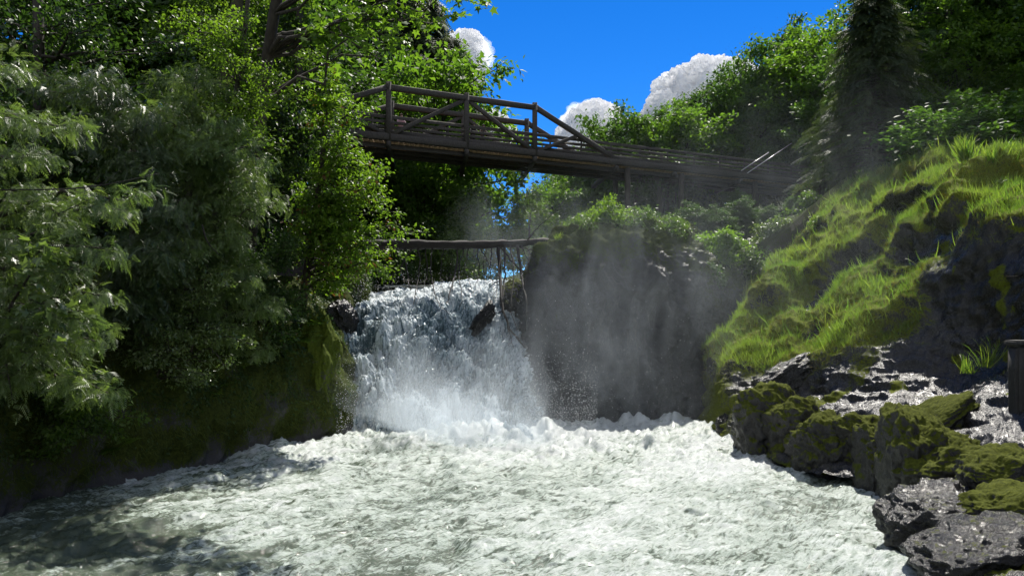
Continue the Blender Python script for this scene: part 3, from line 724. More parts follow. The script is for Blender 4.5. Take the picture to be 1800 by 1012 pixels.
def hand_tree(name, label, cat, trunk_pts, radii, tips, kind, size, mat, per=7, leaves=20, twl=.8, sig=.18, sag=.2, seed=1, group=None, flat=.55, droop=.35,
              bark='bark', from_t=None, extra=None, rise=0.0, sides=7):
    """a tree or shrub whose limbs reach the given points (world metres)"""
    rng = np.random.default_rng(seed)
    tr, cr = Geo(), Geo()
    tp = curve_pts(trunk_pts, 16); root = np.array(trunk_pts[0], float)
    rr = np.interp(np.linspace(0, 1, 16), np.linspace(0, 1, len(radii)), radii)
    v, f = tube(tp, rr, sides); tr.add(v, *f)
    limbs = []
    for q in tips:
        q = np.asarray(q, float)
        # where it leaves the trunk: the trunk point nearest below the tip
        cost = np.linalg.norm(tp - q, axis=1) + 1.2 * np.maximum(0, tp[:, 2] - q[2] + (from_t or 0))
        i = int(np.argmin(cost + 1e3 * (np.arange(16) < 2)))
        pl = limb(tp[i], q, sag, rng); limbs.append(pl)
        v, f = tube(pl, np.linspace(max(.012, rr[i] * .38), .008, len(pl)), 5, False); tr.add(v, *f)
    A, B = twigs(limbs, per, twl, rng, rise=rise)
    for a, b in zip(A[::2], B[::2]):
        v, f = tube(np.array([a, (a + b) / 2, b]), [.008, .006, .004], 3, False); tr.add(v, *f)
    leaves_on(cr, A, B, leaves, kind, size, sig, droop=droop, rng=rng, flat=flat)
    r = thing(name, label, cat, root, group)
    link('trunk', tr.mesh('trunk', M[bark], True, root), r)
    link('crown', cr.mesh('crown', M[mat], False, root), r)
    if extra:
        ex = Geo(); sel = rng.choice(len(A), max(3, int(len(A) * extra[1])), replace=False)
        leaves_on(ex, A[sel], B[sel], max(4, leaves // 2), kind, size, sig, droop=.7, rng=rng, flat=.8)
        link('dead_leaves', ex.mesh('dead_leaves', M[extra[0]], False, root), r)
    return r

def blob(pts_px, n, rng, dY=1.5):
    """n random points spread inside an image polygon-free blob list of (px, py, Y, rx, ry)"""
    out = []
    w = np.array([q[3] * q[4] for q in pts_px], float); w /= w.sum()
    for k in rng.choice(len(pts_px), n, p=w):
        px, py, Y, rx, ry = pts_px[k]; a = rng.random() * 2 * math.pi; r = math.sqrt(rng.random())
        out.append(P(px + rx * r * math.cos(a), py + ry * r * math.sin(a), Y + rng.normal() * dY))
    return out

# ------------------------------------------------------------------ far forest: right hillside, valley behind the bridge
bt = [broad_tree(21, 14, 4.4, 11.5, 'oval', .36, 78, 9, 30, mat='far_mid', twl=1.5, sig=.34),
      broad_tree(22, 15, 4.8, 12.5, 'oval', .36, 84, 9, 30, mat='far_mid', twl=1.5, sig=.34),
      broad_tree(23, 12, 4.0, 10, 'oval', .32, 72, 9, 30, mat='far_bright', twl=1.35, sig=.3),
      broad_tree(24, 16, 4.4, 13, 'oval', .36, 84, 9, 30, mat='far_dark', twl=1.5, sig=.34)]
ct_ = [conifer_tree(31, 24, 5.6, 'needle', 1.35, 46, 7, 12, droop=.4),
       conifer_tree(32, 20, 4.2, 'needle', 1.2, 40, 7, 12, droop=.5)]
H_B = (14, 15, 12, 16); H_C = (24, 20)
made = {}
def far_tree(kind, px, top_py, Y, label, group, rot=0.0, sx=1.0):
    x = (px - CX) / F * Y; z0 = gz(x, Y); hgt = CAMZ + (HZ - top_py) / F * Y - z0
    src, H, nm = (bt[kind], H_B[kind], 'broadleaf_tree') if kind < 10 else (ct_[kind - 10], H_C[kind - 10], 'conifer_tree')
    s = hgt / H; loc = (x, Y, z0 - .1)
    if kind in made: return dup(made[kind], loc, rot, (s * sx, s * sx, s), label, group)
    made[kind] = plant(nm, label, 'tree', loc, src[0], src[1], group, (s * sx, s * sx, s), rot); return made[kind]

g1 = 'leafy trees on the right hillside'
far_tree(0, 1075, 222, 66, 'round leafy tree under the cloud, its crown just right of the bridge truss', g1, 0, 1.0)
far_tree(1, 1130, 216, 70, 'leafy tree next right of the round tree above the bridge', g1, 1, .9)
far_tree(2, 1185, 196, 68, 'light green leafy tree below the low end of the big cloud', g1, 2, 1.1)
far_tree(3, 1235, 176, 74, 'dark leafy tree right below the big cloud', g1, 3, 1)
far_tree(0, 1290, 148, 72, 'leafy tree touching the right edge of the big cloud', g1, 4, 1)
far_tree(1, 1345, 112, 74, 'leafy tree on the skyline first right of the big cloud', g1, 5, 1)
far_tree(3, 1400, 70, 76, 'tall dark leafy tree on the skyline left of the big conifer', g1, 2.2, .9)
far_tree(2, 1440, 48, 70, 'bright leafy tree on the skyline against the big conifer', g1, 3.1, 1)
far_tree(1, 1230, 255, 68, 'leafy tree in the second row above the right end of the bridge', g1, .7, 1)
far_tree(0, 1330, 220, 68, 'leafy tree in the second row behind the sloping steel rods', g1, 5.2, 1.1)
far_tree(3, 1410, 180, 67, 'dark leafy tree behind the far right end of the bridge', g1, 1.4, 1)
g2 = 'leafy trees in the valley under the bridge'
far_tree(2, 962, 330, 62, 'bright leafy tree in the mist below the bridge, left of the sky gap', g2, .4, 1.15)
far_tree(0, 1000, 312, 72, 'leafy tree below the bridge, top touching the deck, above the log end', g2, 2.4, 1.1)
far_tree(1, 1010, 318, 68, 'leafy tree below the bridge directly behind the headland shrubs', g2, 3.5, 1)
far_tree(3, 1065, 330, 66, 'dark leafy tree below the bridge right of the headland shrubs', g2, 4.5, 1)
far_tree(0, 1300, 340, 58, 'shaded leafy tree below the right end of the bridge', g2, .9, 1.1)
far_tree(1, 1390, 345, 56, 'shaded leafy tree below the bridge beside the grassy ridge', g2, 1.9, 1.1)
g3 = 'conifers beyond the bridge on the left'
far_tree(10, 606, -150, 78, 'tall dark conifer with bare trunk seen left of the bridge truss', g3, 0, 1.0)
far_tree(11, 690, -70, 77, 'dark conifer behind the left end of the bridge', g3, 1, 1.25)
far_tree(10, 750, -10, 80, 'dark conifer behind the middle of the bridge truss', g3, 2, 1.0)
far_tree(11, 648, -110, 82, 'shaded conifer between the two dark conifers behind the bridge', g3, 3, 1.2)
far_tree(11, 795, 62, 76, 'slim conifer at the edge of the sky behind the bridge', g3, 4, 1.0)
g4 = 'leafy trees behind the left end of the bridge'
far_tree(2, 752, 115, 60, 'leafy tree with pale edge leaves against the sky by the centre truss post', g4, .3, 1.0)
far_tree(1, 690, 270, 56, 'leafy tree below the left bridge span beside the sky gap', g4, 1.3, 1.0)
far_tree(2, 742, 295, 54, 'bright edged leafy tree below the bridge left of the sky gap', g4, 2.3, 1.05)
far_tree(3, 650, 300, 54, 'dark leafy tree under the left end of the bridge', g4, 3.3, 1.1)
far_tree(3, 560, 60, 52, 'dark leafy tree behind the bridge hidden by the left bank trees', g4, 4.3, 1.3)
g5 = 'big conifers above the grassy bank'
far_tree(10, 1535, -25, 47, 'big drooping conifer in front of the right skyline', g5, .5, 1.5)
far_tree(1, 1610, -40, 55, 'tall leafy tree right of the big drooping conifer', g5, 1.5, 1.1)
far_tree(0, 1760, -90, 52, 'tall leafy tree in the upper right corner', g5, 2.5, 1.1)
far_tree(2, 1700, 10, 50, 'bright leafy tree right of the bare trunk', g5, 4.5, 1.0)
far_tree(11, 1445, 140, 66, 'small conifer left of the big drooping conifer', g5, 3.5, 1.3)
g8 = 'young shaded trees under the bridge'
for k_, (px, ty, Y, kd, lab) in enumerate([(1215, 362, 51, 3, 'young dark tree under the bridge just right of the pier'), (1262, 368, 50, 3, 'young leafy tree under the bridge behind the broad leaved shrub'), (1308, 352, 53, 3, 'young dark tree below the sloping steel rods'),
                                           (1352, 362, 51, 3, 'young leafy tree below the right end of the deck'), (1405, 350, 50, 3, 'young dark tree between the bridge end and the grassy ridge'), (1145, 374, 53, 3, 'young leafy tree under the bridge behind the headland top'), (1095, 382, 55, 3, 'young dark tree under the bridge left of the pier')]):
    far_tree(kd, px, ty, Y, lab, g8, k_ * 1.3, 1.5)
g6 = 'leafy trees above the grassy bank'
far_tree(1, 1640, 30, 58, 'leafy tree behind the bare trunk above the grassy bank', g6, .5, 1.2)
far_tree(2, 1720, 60, 54, 'dark leafy tree above the top of the grassy bank', g6, 1.6, 1.2)
far_tree(2, 1790, 90, 50, 'bright leafy tree at the right edge above the bank', g6, 2.6, 1.1)
far_tree(0, 1570, 130, 56, 'leafy tree between the two conifers above the bank', g6, 3.6, 1.0)
g7 = 'trees filling the slope behind the left bank'
for k_, (px, ty, Y, kd, lab) in enumerate([(20, -180, 40, 3, 'tallest dark leafy tree behind the far left cedar'), (150, -120, 38, 1, 'tall leafy tree behind the upper left corner tree'), (270, -160, 41, 3, 'dark leafy tree behind the pale feathery cedar'),
                                           (380, -100, 39, 0, 'leafy tree behind the leaning mossy trunk'), (480, -140, 42, 3, 'dark leafy tree beside the left conifer trunk'), (-90, -60, 34, 0, 'leafy tree past the left edge of the picture'), (90, 60, 33, 3, 'lower dark leafy tree behind the left cliff')]):
    far_tree(kd, px, ty, Y, lab, g7, k_ * 1.1, 1.15)
far_tree(1, 1650, 130, 55, 'dark leafy tree at the foot of the bare trunk on the bank', g6, 0.4, 1.3)
far_tree(0, 1780, 150, 54, 'leafy tree behind the crest at the right edge', g6, 1.4, 1.3)
far_tree(0, 1725, 200, 38.5, 'low leafy tree on the bare rise behind the grassy crest', g6, 2.7, 2.2)
far_tree(3, 1775, 195, 38.5, 'low dark tree at the right edge behind the grassy crest', g6, 3.9, 2.2)
far_tree(3, 1575, 225, 53, 'low dark tree behind the grassy crest below the big conifer', g6, 5.4, 1.3)
far_tree(1, 1500, 110, 62, 'leafy tree showing behind the top of the big drooping conifer', g6, 4.1, 1.2)
far_tree(3, 1860, -40, 56, 'tall dark leafy tree past the right edge of the picture', g6, 4.6, 1.2)
# bare lower trunks under the bridge
k = 0
for px, Y, r in ((1112, 60, .22), (1128, 62, .18), (1150, 58, .3), (1165, 60, .2), (1176, 63, .12), (1190, 61, .1), (1204, 64, .14), (1160, 66, .1), (1183, 66, .12)):
    x = (px - CX) / F * Y; g = Geo(); rr_ = np.random.default_rng(px)
    hh = 15.8 - gz(x, Y) + 1.0 * rr_.random()
    v, f = tube(curve_pts([(0, 0, -.5), (rr_.normal() * .25, .1, hh * .5), (rr_.normal() * .4, 0, hh)], 10), np.linspace(r, r * .4, 10), 7); g.add(v, *f)
    cg = Geo(); lm = []
    for q in range(12):
        z = hh * (.55 + .45 * rr_.random()); a = rr_.random() * 6.28
        pl = limb((0, 0, z), (math.cos(a) * 1.8, math.sin(a) * 1.8, z + rr_.normal() * .7), .2, rr_); lm.append(pl)
    A, B = twigs(lm, 5, .8, rr_); leaves_on(cg, A, B, 12, 'oval', .28, .25, rng=rr_)
    words = ['leftmost thick', 'second', 'stoutest dark', 'third', 'slim', 'thin rightmost but one', 'rightmost', 'faint far thin', 'faint far slender'][k]; k += 1
    plant('slender_tree', '%s bare trunk standing in shade below the bridge deck' % words, 'tree', (x, Y, gz(x, Y)), g.mesh('trunk', M['bark']), cg.mesh('crown', M['dark'], False), 'bare trunks below the bridge')
# the tall bare trunk on the right
gT = Geo(); v, f = tube(curve_pts([(0, 0, -.5), (.05, 0, 8), (-.15, 0, 24)], 12), np.linspace(.36, .2, 12), 9); gT.add(v, *f)
rr_ = np.random.default_rng(77); lm = []
for q in range(26):
    z = 7 + 16 * rr_.random(); a = rr_.random() * 6.28
    pl = limb((0, 0, z), (math.cos(a) * 2.6, math.sin(a) * 2.6, z - .5 + rr_.normal() * .5), .15, rr_); lm.append(pl); v, f = tube(pl, np.linspace(.05, .01, len(pl)), 4, False); gT.add(v, *f)
A, B = twigs(lm, 7, 1.0, rr_); cg = Geo(); leaves_on(cg, A, B, 10, 'twigleaf', .5, .2, rng=rr_)
q = P(1668, 300, 50)
plant('tall_tree', 'tall straight trunk with sparse dark branches rising above the grassy bank', 'tree', (q[0], 50, gz(q[0], 50)), gT.mesh('trunk', M['bark']), cg.mesh('crown', M['dark'], False))

# ------------------------------------------------------------------ left bank trees
R = np.random.default_rng(3)
def pt(px, py, Y): return tuple(P(px, py, Y))
# dark trees filling the upper left
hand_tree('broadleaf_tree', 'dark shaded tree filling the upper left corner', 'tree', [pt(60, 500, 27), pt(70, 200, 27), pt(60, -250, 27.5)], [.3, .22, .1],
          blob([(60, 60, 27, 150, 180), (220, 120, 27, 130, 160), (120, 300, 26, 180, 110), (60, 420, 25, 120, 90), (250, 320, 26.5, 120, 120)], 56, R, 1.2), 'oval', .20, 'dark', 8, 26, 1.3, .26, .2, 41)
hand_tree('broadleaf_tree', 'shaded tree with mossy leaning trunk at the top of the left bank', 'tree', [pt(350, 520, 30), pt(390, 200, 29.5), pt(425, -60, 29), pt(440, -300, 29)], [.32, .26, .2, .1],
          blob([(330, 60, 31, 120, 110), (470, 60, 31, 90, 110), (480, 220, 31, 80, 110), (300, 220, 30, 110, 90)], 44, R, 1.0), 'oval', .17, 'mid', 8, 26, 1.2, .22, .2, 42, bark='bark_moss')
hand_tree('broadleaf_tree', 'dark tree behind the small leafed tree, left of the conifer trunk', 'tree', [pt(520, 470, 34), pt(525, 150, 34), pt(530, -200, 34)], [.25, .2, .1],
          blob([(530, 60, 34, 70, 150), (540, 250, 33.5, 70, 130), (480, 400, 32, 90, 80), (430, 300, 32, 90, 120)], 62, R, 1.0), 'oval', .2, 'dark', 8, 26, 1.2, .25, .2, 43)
# pale feathery cedar in the centre of the left bank
hand_tree('cedar_tree', 'grey green feathery cedar in the middle of the left bank, sunlit drooping sprays', 'tree', [pt(330, 640, 25.5), pt(335, 400, 25), pt(340, 250, 25), pt(345, 120, 25)], [.24, .18, .12, .04],
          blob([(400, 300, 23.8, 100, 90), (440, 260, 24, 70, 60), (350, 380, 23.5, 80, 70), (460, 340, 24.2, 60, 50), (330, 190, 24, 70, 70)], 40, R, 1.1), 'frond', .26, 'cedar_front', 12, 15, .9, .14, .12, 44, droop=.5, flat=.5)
hand_tree('broadleaf_tree', 'small leafed sunlit tree in front of the leaning mossy trunk', 'tree', [pt(385, 560, 26), pt(400, 300, 25.5), pt(430, 60, 25), pt(440, -60, 25)], [.14, .11, .08, .04],
          blob([(420, 150, 24.3, 70, 90), (455, 200, 24.5, 45, 50), (385, 60, 24.5, 70, 60), (345, 30, 24.6, 60, 40)], 34, R, .6), 'oval', .10, 'bright', 8, 22, .7, .13, .15, 45)
# cedar with long drooping fronds, left foreground
hand_tree('cedar_tree', 'cedar at the left edge with long drooping fronds over the water', 'tree', [pt(-150, 760, 19.5), pt(-140, 400, 19.3), pt(-120, 0, 19), pt(-110, -300, 19)], [.38, .32, .25, .15],
          [P(250, 330, 17.6), P(225, 370, 17.2), P(160, 350, 17.5), P(200, 440, 17), P(130, 470, 16.6), P(60, 500, 16.4), P(150, 560, 16.2), P(190, 690, 16.2), P(120, 620, 16), P(60, 620, 15.8), P(30, 560, 16.2), P(170, 600, 16.6), P(20, 690, 16),
           P(90, 270, 17.6), P(140, 215, 17.8), P(40, 210, 17.8), P(60, 330, 17.2), P(20, 420, 16.8), P(110, 400, 17), P(30, 120, 18), P(180, 520, 16.8), P(85, 560, 15.9), P(140, 660, 16)],
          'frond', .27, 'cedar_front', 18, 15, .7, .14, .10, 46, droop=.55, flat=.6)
hand_tree('maple_tree', 'maple sapling with large pale lobed leaves among the cedar fronds', 'tree', [pt(-40, 800, 18.4), pt(-10, 600, 17.4), pt(60, 470, 16.4)], [.06, .045, .02],
          [P(45, 435, 16), P(85, 450, 16), P(60, 480, 15.8), P(100, 540, 15.7), P(150, 545, 15.8), P(60, 550, 15.6), P(20, 500, 15.8), P(110, 600, 15.7), P(15, 590, 15.7)], 'maple', .24, 'pale', 4, 5, .35, .12, .1, 47, flat=.4, droop=.3)
hand_tree('shrub', 'pale leaved shrub hanging over the cliff in the middle of the left bank', 'shrub', [pt(330, 640, 24.6), pt(345, 560, 24), pt(365, 470, 23.6)], [.08, .06, .02],
          blob([(340, 480, 23.2, 55, 35), (380, 510, 23.2, 45, 40), (350, 560, 22.9, 60, 45), (300, 520, 23, 45, 45), (395, 600, 23.6, 50, 40)], 34, R, .5), 'oval', .10, 'pale', 7, 18, .5, .10, .15, 48)
hand_tree('shrub', 'pale shrub low on the left cliff above the mossy rock face', 'shrub', [pt(260, 700, 23.4), pt(280, 650, 22.8), pt(300, 620, 22.4)], [.05, .04, .02],
          blob([(290, 650, 22.2, 60, 35), (340, 650, 22.6, 50, 35), (250, 600, 22, 50, 50)], 22, R, .4), 'oval', .10, 'pale', 6, 16, .45, .1, .15, 49)
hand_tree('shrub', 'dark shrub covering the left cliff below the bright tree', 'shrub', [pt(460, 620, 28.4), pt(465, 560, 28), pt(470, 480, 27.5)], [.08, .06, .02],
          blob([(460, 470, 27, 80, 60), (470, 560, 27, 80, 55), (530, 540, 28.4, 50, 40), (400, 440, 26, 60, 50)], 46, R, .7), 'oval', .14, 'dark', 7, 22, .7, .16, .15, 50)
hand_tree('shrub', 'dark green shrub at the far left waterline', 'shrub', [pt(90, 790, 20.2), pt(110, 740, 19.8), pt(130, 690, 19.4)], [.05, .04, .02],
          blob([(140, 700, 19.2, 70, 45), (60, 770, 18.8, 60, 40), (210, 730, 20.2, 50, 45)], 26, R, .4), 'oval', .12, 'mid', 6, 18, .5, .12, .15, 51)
hand_tree('cedar_tree', 'dark cedar between the left edge cedar and the grey green cedar', 'tree', [pt(235, 720, 23.4), pt(236, 500, 23.2), pt(235, 330, 23), pt(232, 190, 23)], [.2, .15, .1, .04],
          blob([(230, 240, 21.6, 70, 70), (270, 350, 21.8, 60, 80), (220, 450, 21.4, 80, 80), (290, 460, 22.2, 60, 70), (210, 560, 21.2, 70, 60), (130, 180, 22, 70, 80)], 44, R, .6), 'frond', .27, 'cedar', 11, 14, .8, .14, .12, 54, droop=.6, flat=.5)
hand_tree('cedar_tree', 'young cedar below the grey green cedar with sprays brushing the left cliff', 'tree', [pt(395, 690, 26), pt(395, 560, 25.6), pt(392, 420, 25.2)], [.12, .08, .03],
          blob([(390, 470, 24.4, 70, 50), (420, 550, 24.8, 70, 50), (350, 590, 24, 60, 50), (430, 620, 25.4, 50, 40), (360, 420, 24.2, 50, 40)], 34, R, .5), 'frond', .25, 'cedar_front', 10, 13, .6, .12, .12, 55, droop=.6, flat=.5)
# bright tree at the head of the falls
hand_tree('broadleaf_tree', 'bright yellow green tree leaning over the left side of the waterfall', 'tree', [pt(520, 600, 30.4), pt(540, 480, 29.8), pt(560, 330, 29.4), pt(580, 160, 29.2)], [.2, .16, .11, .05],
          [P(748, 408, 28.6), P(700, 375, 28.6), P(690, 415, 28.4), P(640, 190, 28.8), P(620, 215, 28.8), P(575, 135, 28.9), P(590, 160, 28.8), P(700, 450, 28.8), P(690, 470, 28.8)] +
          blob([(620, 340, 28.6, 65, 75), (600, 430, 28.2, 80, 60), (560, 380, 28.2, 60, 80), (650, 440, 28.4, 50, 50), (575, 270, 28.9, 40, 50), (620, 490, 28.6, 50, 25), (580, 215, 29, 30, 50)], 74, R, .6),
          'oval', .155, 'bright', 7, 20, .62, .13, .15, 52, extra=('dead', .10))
# overhanging maple at the top
hand_tree('maple_tree', 'bright maple with lobed leaves hanging into the top of the picture', 'tree', [pt(430, 560, 30.5), pt(470, 100, 27), pt(540, -200, 25), pt(640, -330, 24)], [.25, .2, .14, .06],
          [P(650, 60, 24), P(660, 20, 24), P(690, 75, 23.8), P(720, 60, 23.8), P(740, 80, 23.8), P(700, 20, 24), P(750, 25, 23.8), P(780, 40, 23.6), P(730, -20, 24), P(680, -30, 24), P(790, -10, 23.6), P(850, 10, 23.4), P(860, -10, 23.4), P(830, -30, 23.5), P(640, -20, 24.2), P(770, -50, 23.8), P(820, 20, 23.5)],
          'maple', .24, 'maple', 6, 10, .55, .16, .28, 53, flat=.5, droop=.5)
# understory upstream, behind the log
for i, (px, py, Y, w_, mt, lab) in enumerate([(790, 470, 46, 60, 'mid', 'sunlit shrub behind the fallen log above the falls'), (740, 440, 50, 60, 'dark', 'dark shrub behind the left end of the fallen log'),
                                              (880, 450, 52, 55, 'mid', 'misty shrub behind the middle of the fallen log'), (690, 470, 44, 50, 'dark', 'dark bush below the left end of the fallen log'), (930, 400, 55, 50, 'mid', 'misty shrub behind the right end of the fallen log')]):
    hand_tree('shrub', lab, 'shrub', [tuple(np.array([P(px, py, Y)[0], Y, gz(P(px, py, Y)[0], Y) - .2])), pt(px, py + 20, Y), pt(px + 4, py - 35, Y)], [.1, .07, .03],
              blob([(px, py, Y, w_, 45), (px, py - 30, Y, w_ * .6, 30)], 26, R, .8), 'oval', .20, mt, 6, 18, .9, .2, .15, 60 + i, group='shrubs behind the fallen log')
# shrubs on the headland
for i, (px, py, Y, w_, hh, mt, sz_, lab) in enumerate([
        (1065, 385, 38.8, 40, 30, 'bright', .15, 'bright green shrub on top of the headland rock'), (1115, 392, 39.2, 45, 24, 'mid', .14, 'low grey green shrub on the headland, right of the bright one'),
        (1170, 405, 40, 40, 22, 'mid', .14, 'low bush near the right end of the headland top'), (1262, 436, 41.5, 46, 30, 'maple', .2, 'broad leaved bright shrub in the dip right of the headland'),
        (1235, 490, 39.2, 45, 30, 'dark', .14, 'dark bush hanging down the right side of the headland'), (1370, 420, 43, 50, 40, 'pale', .17, 'pale green bush beside the grassy ridge'),
        (1330, 470, 41.5, 45, 32, 'mid', .15, 'green bush in the notch between headland and grassy bank'), (1450, 370, 44, 60, 35, 'mid', .17, 'bush behind the crest of the grassy ridge'), (1462, 405, 40, 38, 30, 'mid', .15, 'bush on the shoulder at the left end of the grassy crest'), (1020, 405, 38.6, 30, 16, 'mid', .13, 'small bush at the left end of the headland top')]):
    b0 = P(px, py + hh + 12, Y)
    hand_tree('shrub', lab, 'shrub', [tuple(b0), pt(px, py + 8, Y), pt(px + 3, py - hh * .5, Y)], [.06, .045, .02], blob([(px, py, Y, w_, hh)], 30, R, .7), 'oval', sz_, mt, 6, 17, .6, .14, .15, 70 + i,
              group='shrubs on and beside the headland')

# cliff ground cover: small leaves and ferns over the left bank
def sample_grid(Gd, nn, mask, n, rng):
    w = mask.ravel() * np.linalg.norm(np.cross(np.gradient(Gd, axis=0), np.gradient(Gd, axis=1)), axis=-1).ravel()
    idx = rng.choice(len(w), n, p=w / w.sum()); return Gd.reshape(-1, 3)[idx] + rng.normal(size=(n, 3)) * .03, nn.reshape(-1, 3)[idx], idx
cov = ss(0.4, 3.0, L1[..., 2]) * (0.08 + ss(-.1, .5, fbm(left * 0.7 + 8, 3)))
C, nn, _ = sample_grid(L1, nl, cov, 45000, R)
gc = Geo(); ax = nn * .5 + R.normal(size=C.shape) * .6; ax[:, 2] -= .6
scatter(gc, 'oval', C + nn * .05 * R.random((len(C), 1)), ax, nn + UP * .6 + R.normal(size=C.shape) * .4, .05 + .08 * R.random(len(C)))
link('ivy', gc.mesh('ivy', M['dark'], False), kind='stuff', label='dark creeping leaves covering the left cliff', cat='ground cover')
C, nn, _ = sample_grid(L1, nl, ss(0.1, 1.2, L1[..., 2]) * (.2 + ss(-.2, .4, fbm(left * 1.1 + 40, 3))), 42000, R)
gmL = Geo(); ax = nn * .45 + R.normal(size=C.shape) * .35; ax[:, 2] -= .7
scatter(gmL, 'blade', C, ax, nn + .3 * UP + R.normal(size=C.shape) * .3, .10 + .22 * R.random(len(C)) ** 2)
link('cliff_moss', gmL.mesh('cliff_moss', M['moss_dark'], False), kind='stuff', label='shaggy dark green moss and grass hanging on the left cliff', cat='moss')
for i, (px, py, Y, s_, lab) in enumerate([(520, 600, 28.6, .8, 'fern on the cliff left of the mossy boulder'), (430, 640, 26.4, .8, 'fern low on the left cliff below the dark shrub'), (370, 690, 25, .7, 'fern hanging near the middle of the left cliff'),
                                          (200, 790, 21.6, .7, 'fern close above the dark waterline'), (480, 540, 27.6, .9, 'fern under the bright tree'), (545, 570, 29.2, .7, 'fern right above the mossy boulder')]):
    c0 = P(px, py, Y); g = Geo(); nf = 14; a = R.random(nf) * 6.28; dirs = np.stack([np.cos(a), np.sin(a) - .6, .55 + .3 * R.random(nf)], -1)
    scatter(g, 'fern', np.zeros((nf, 3)), dirs, UP + .2 * R.normal(size=(nf, 3)), s_ * (.7 + .5 * R.random(nf)))
    link('fern', g.mesh('fern', M['mid'], False), None, lab, 'fern', 'ferns on the left cliff', loc=c0)

# ------------------------------------------------------------------ grass on the right bank
img_x = CX + F * R1[..., 0] / R1[..., 1]
gm = ss(.35, .75, gr) * ss(.02, .4, n1[..., 2]) * ss(2100, 1950, img_x) * (0.45 + ss(-.25, .35, fbm(R0 * .9 + 13, 3)))
C, nn, _ = sample_grid(R1, n1, gm, 170000, R)
gg = Geo(); n = len(C)
ax = np.stack([R.normal(0, .35, n) - .15, R.normal(0, .35, n) - .1, .9 + 0 * C[:, 0]], -1) + nn * .25
sidev = np.stack([R.normal(size=n) - .6, R.normal(size=n) * .7 - .3, .15 + 0 * ax[:, 0]], -1)
patch = ss(-.3, .5, fbm(C * .5 + 70, 2))
scatter(gg, 'blade', C, ax, sidev, (.12 + .20 * R.random(n) ** 2) * (.6 + .7 * patch), np.clip(.25 + .5 * R.random(n) + .35 * fbm(C * .4, 2), 0, 1))
tall = R.random(n) < .015
scatter(gg, 'blade', C[tall], ax[tall] + .15 * R.normal(size=(tall.sum(), 3)), sidev[tall], .35 + .3 * R.random(tall.sum()))
link('grass', gg.mesh('grass', M['grass'], False), kind='stuff', label='sunlit long grass covering the ridge of the right bank', cat='grass')
# golden moss hanging over the ledges
hm = ss(.3, .7, gr) * ss(.75, .35, n1[..., 2]) * ss(-.1, .25, n1[..., 2]) * ss(2100, 1950, img_x)
C, nn, _ = sample_grid(R1, n1, hm + 1e-9, 40000, R)
gs = Geo(); ax = nn * .5 + R.normal(size=C.shape) * .3; ax[:, 2] -= .35
scatter(gs, 'blade', C, ax, nn + .3 * UP + R.normal(size=C.shape) * .3, .08 + .12 * R.random(len(C)))
link('hanging_moss', gs.mesh('hanging_moss', M['straw'], False), kind='stuff', label='golden green moss hanging over the ledges of the right bank', cat='moss')

def tuft(px, py, Y, n, L, lab, lean=(-.5, -.2, 0), group='grass tufts on the rocks', mat='grass'):
    c0 = P(px, py, Y); g = Geo(); b = R.normal(size=(n, 3)) * np.array([.10, .10, .02])
    ax = np.stack([R.normal(0, .4, n), R.normal(0, .4, n), np.ones(n)], -1) + np.array(lean) * .6
    scatter(g, 'blade', b, ax, -np.array(lean)[None] * -1 + R.normal(size=(n, 3)) * .4 + np.array([0, 0, .1]), L * (.55 + .6 * R.random(n)))
    return link('grass_tuft', g.mesh('grass_tuft', M[mat], False), None, lab, 'grass', group, loc=c0)
tuft(1735, 645, 22.6, 60, .85, 'tall drooping grass tuft growing alone on the wet shelf at the right', (.9, -.2, 0))
tuft(1700, 655, 23.2, 40, .6, 'short grass tuft left of the tall tuft on the wet shelf')
tuft(955, 440, 37, 120, .45, 'pale grass tuft where the log meets the headland')
tuft(985, 425, 37, 120, .45, 'grass tuft on the left shoulder of the headland')
tuft(1025, 462, 36, 110, .4, 'bright grass tuft on the face of the headland')
tuft(945, 488, 36, 110, .4, 'grass tuft low on the left edge of the headland')
tuft(1700, 285, 30, 160, 1.0, 'tallest seeding grass clump on the crest of the right bank')
tuft(1745, 292, 29, 120, .8, 'grass clump right of the tallest clump on the crest')

# ------------------------------------------------------------------ boulders
def ico(sub):
    import bmesh
    bm = bmesh.new(); bmesh.ops.create_icosphere(bm, subdivisions=sub, radius=1)
    V = np.array([v.co[:] for v in bm.verts]); Fc = np.array([[v.index for v in f.verts] for f in bm.faces]); bm.free(); return V, Fc
ICO = ico(6)
def boulder(px, py, Y, rx, ry, lab, seed, mat='boulder', depth=1.15, rough=.3, sq=.7, group='rocks along the right waterline', name='boulder', tilt=0.0):
    c0 = P(px, py, Y); s = Y / F; V = ICO[0].copy()
    V = np.sign(V) * np.abs(V) ** (1 - .35 * sq)
    o = np.array([seed * 3.1, seed * 1.7, seed * 5.3])
    V = V * (1 + rough * 1.1 * fbm(V * .9 + o, 3) + rough * .6 * ridged(V * 2.2 + o, 4) * .6)[:, None] + unit(V) * (.02 * fbm(V * 9 + o, 3))[:, None]
    V = V + unit(V) * (rough * .13 * ridged(V @ np.array([[.8, .3, .5], [-.3, .9, .2], [-.5, -.2, .8]]) * np.array([1.2, 1.2, 5.0]) + o, 4))[:, None]
    V = V * 1.1 * np.array([rx * s, (rx + ry) * .5 * s * depth, ry * s])
    ct, st_ = math.cos(tilt), math.sin(tilt); V = V @ np.array([[ct, 0, st_], [0, 1, 0], [-st_, 0, ct]])
    return link(name, mesh_np(name, V, [ICO[1]], M[mat]), None, lab, 'rock', group, loc=c0)
boulder(1285, 752, 31, 20, 18, 'small wet rock at the foot of the nose of the right bank', 1, 'wet')
boulder(1345, 752, 26.9, 42, 52, 'mossy boulder second from the nose of the right bank', 2)
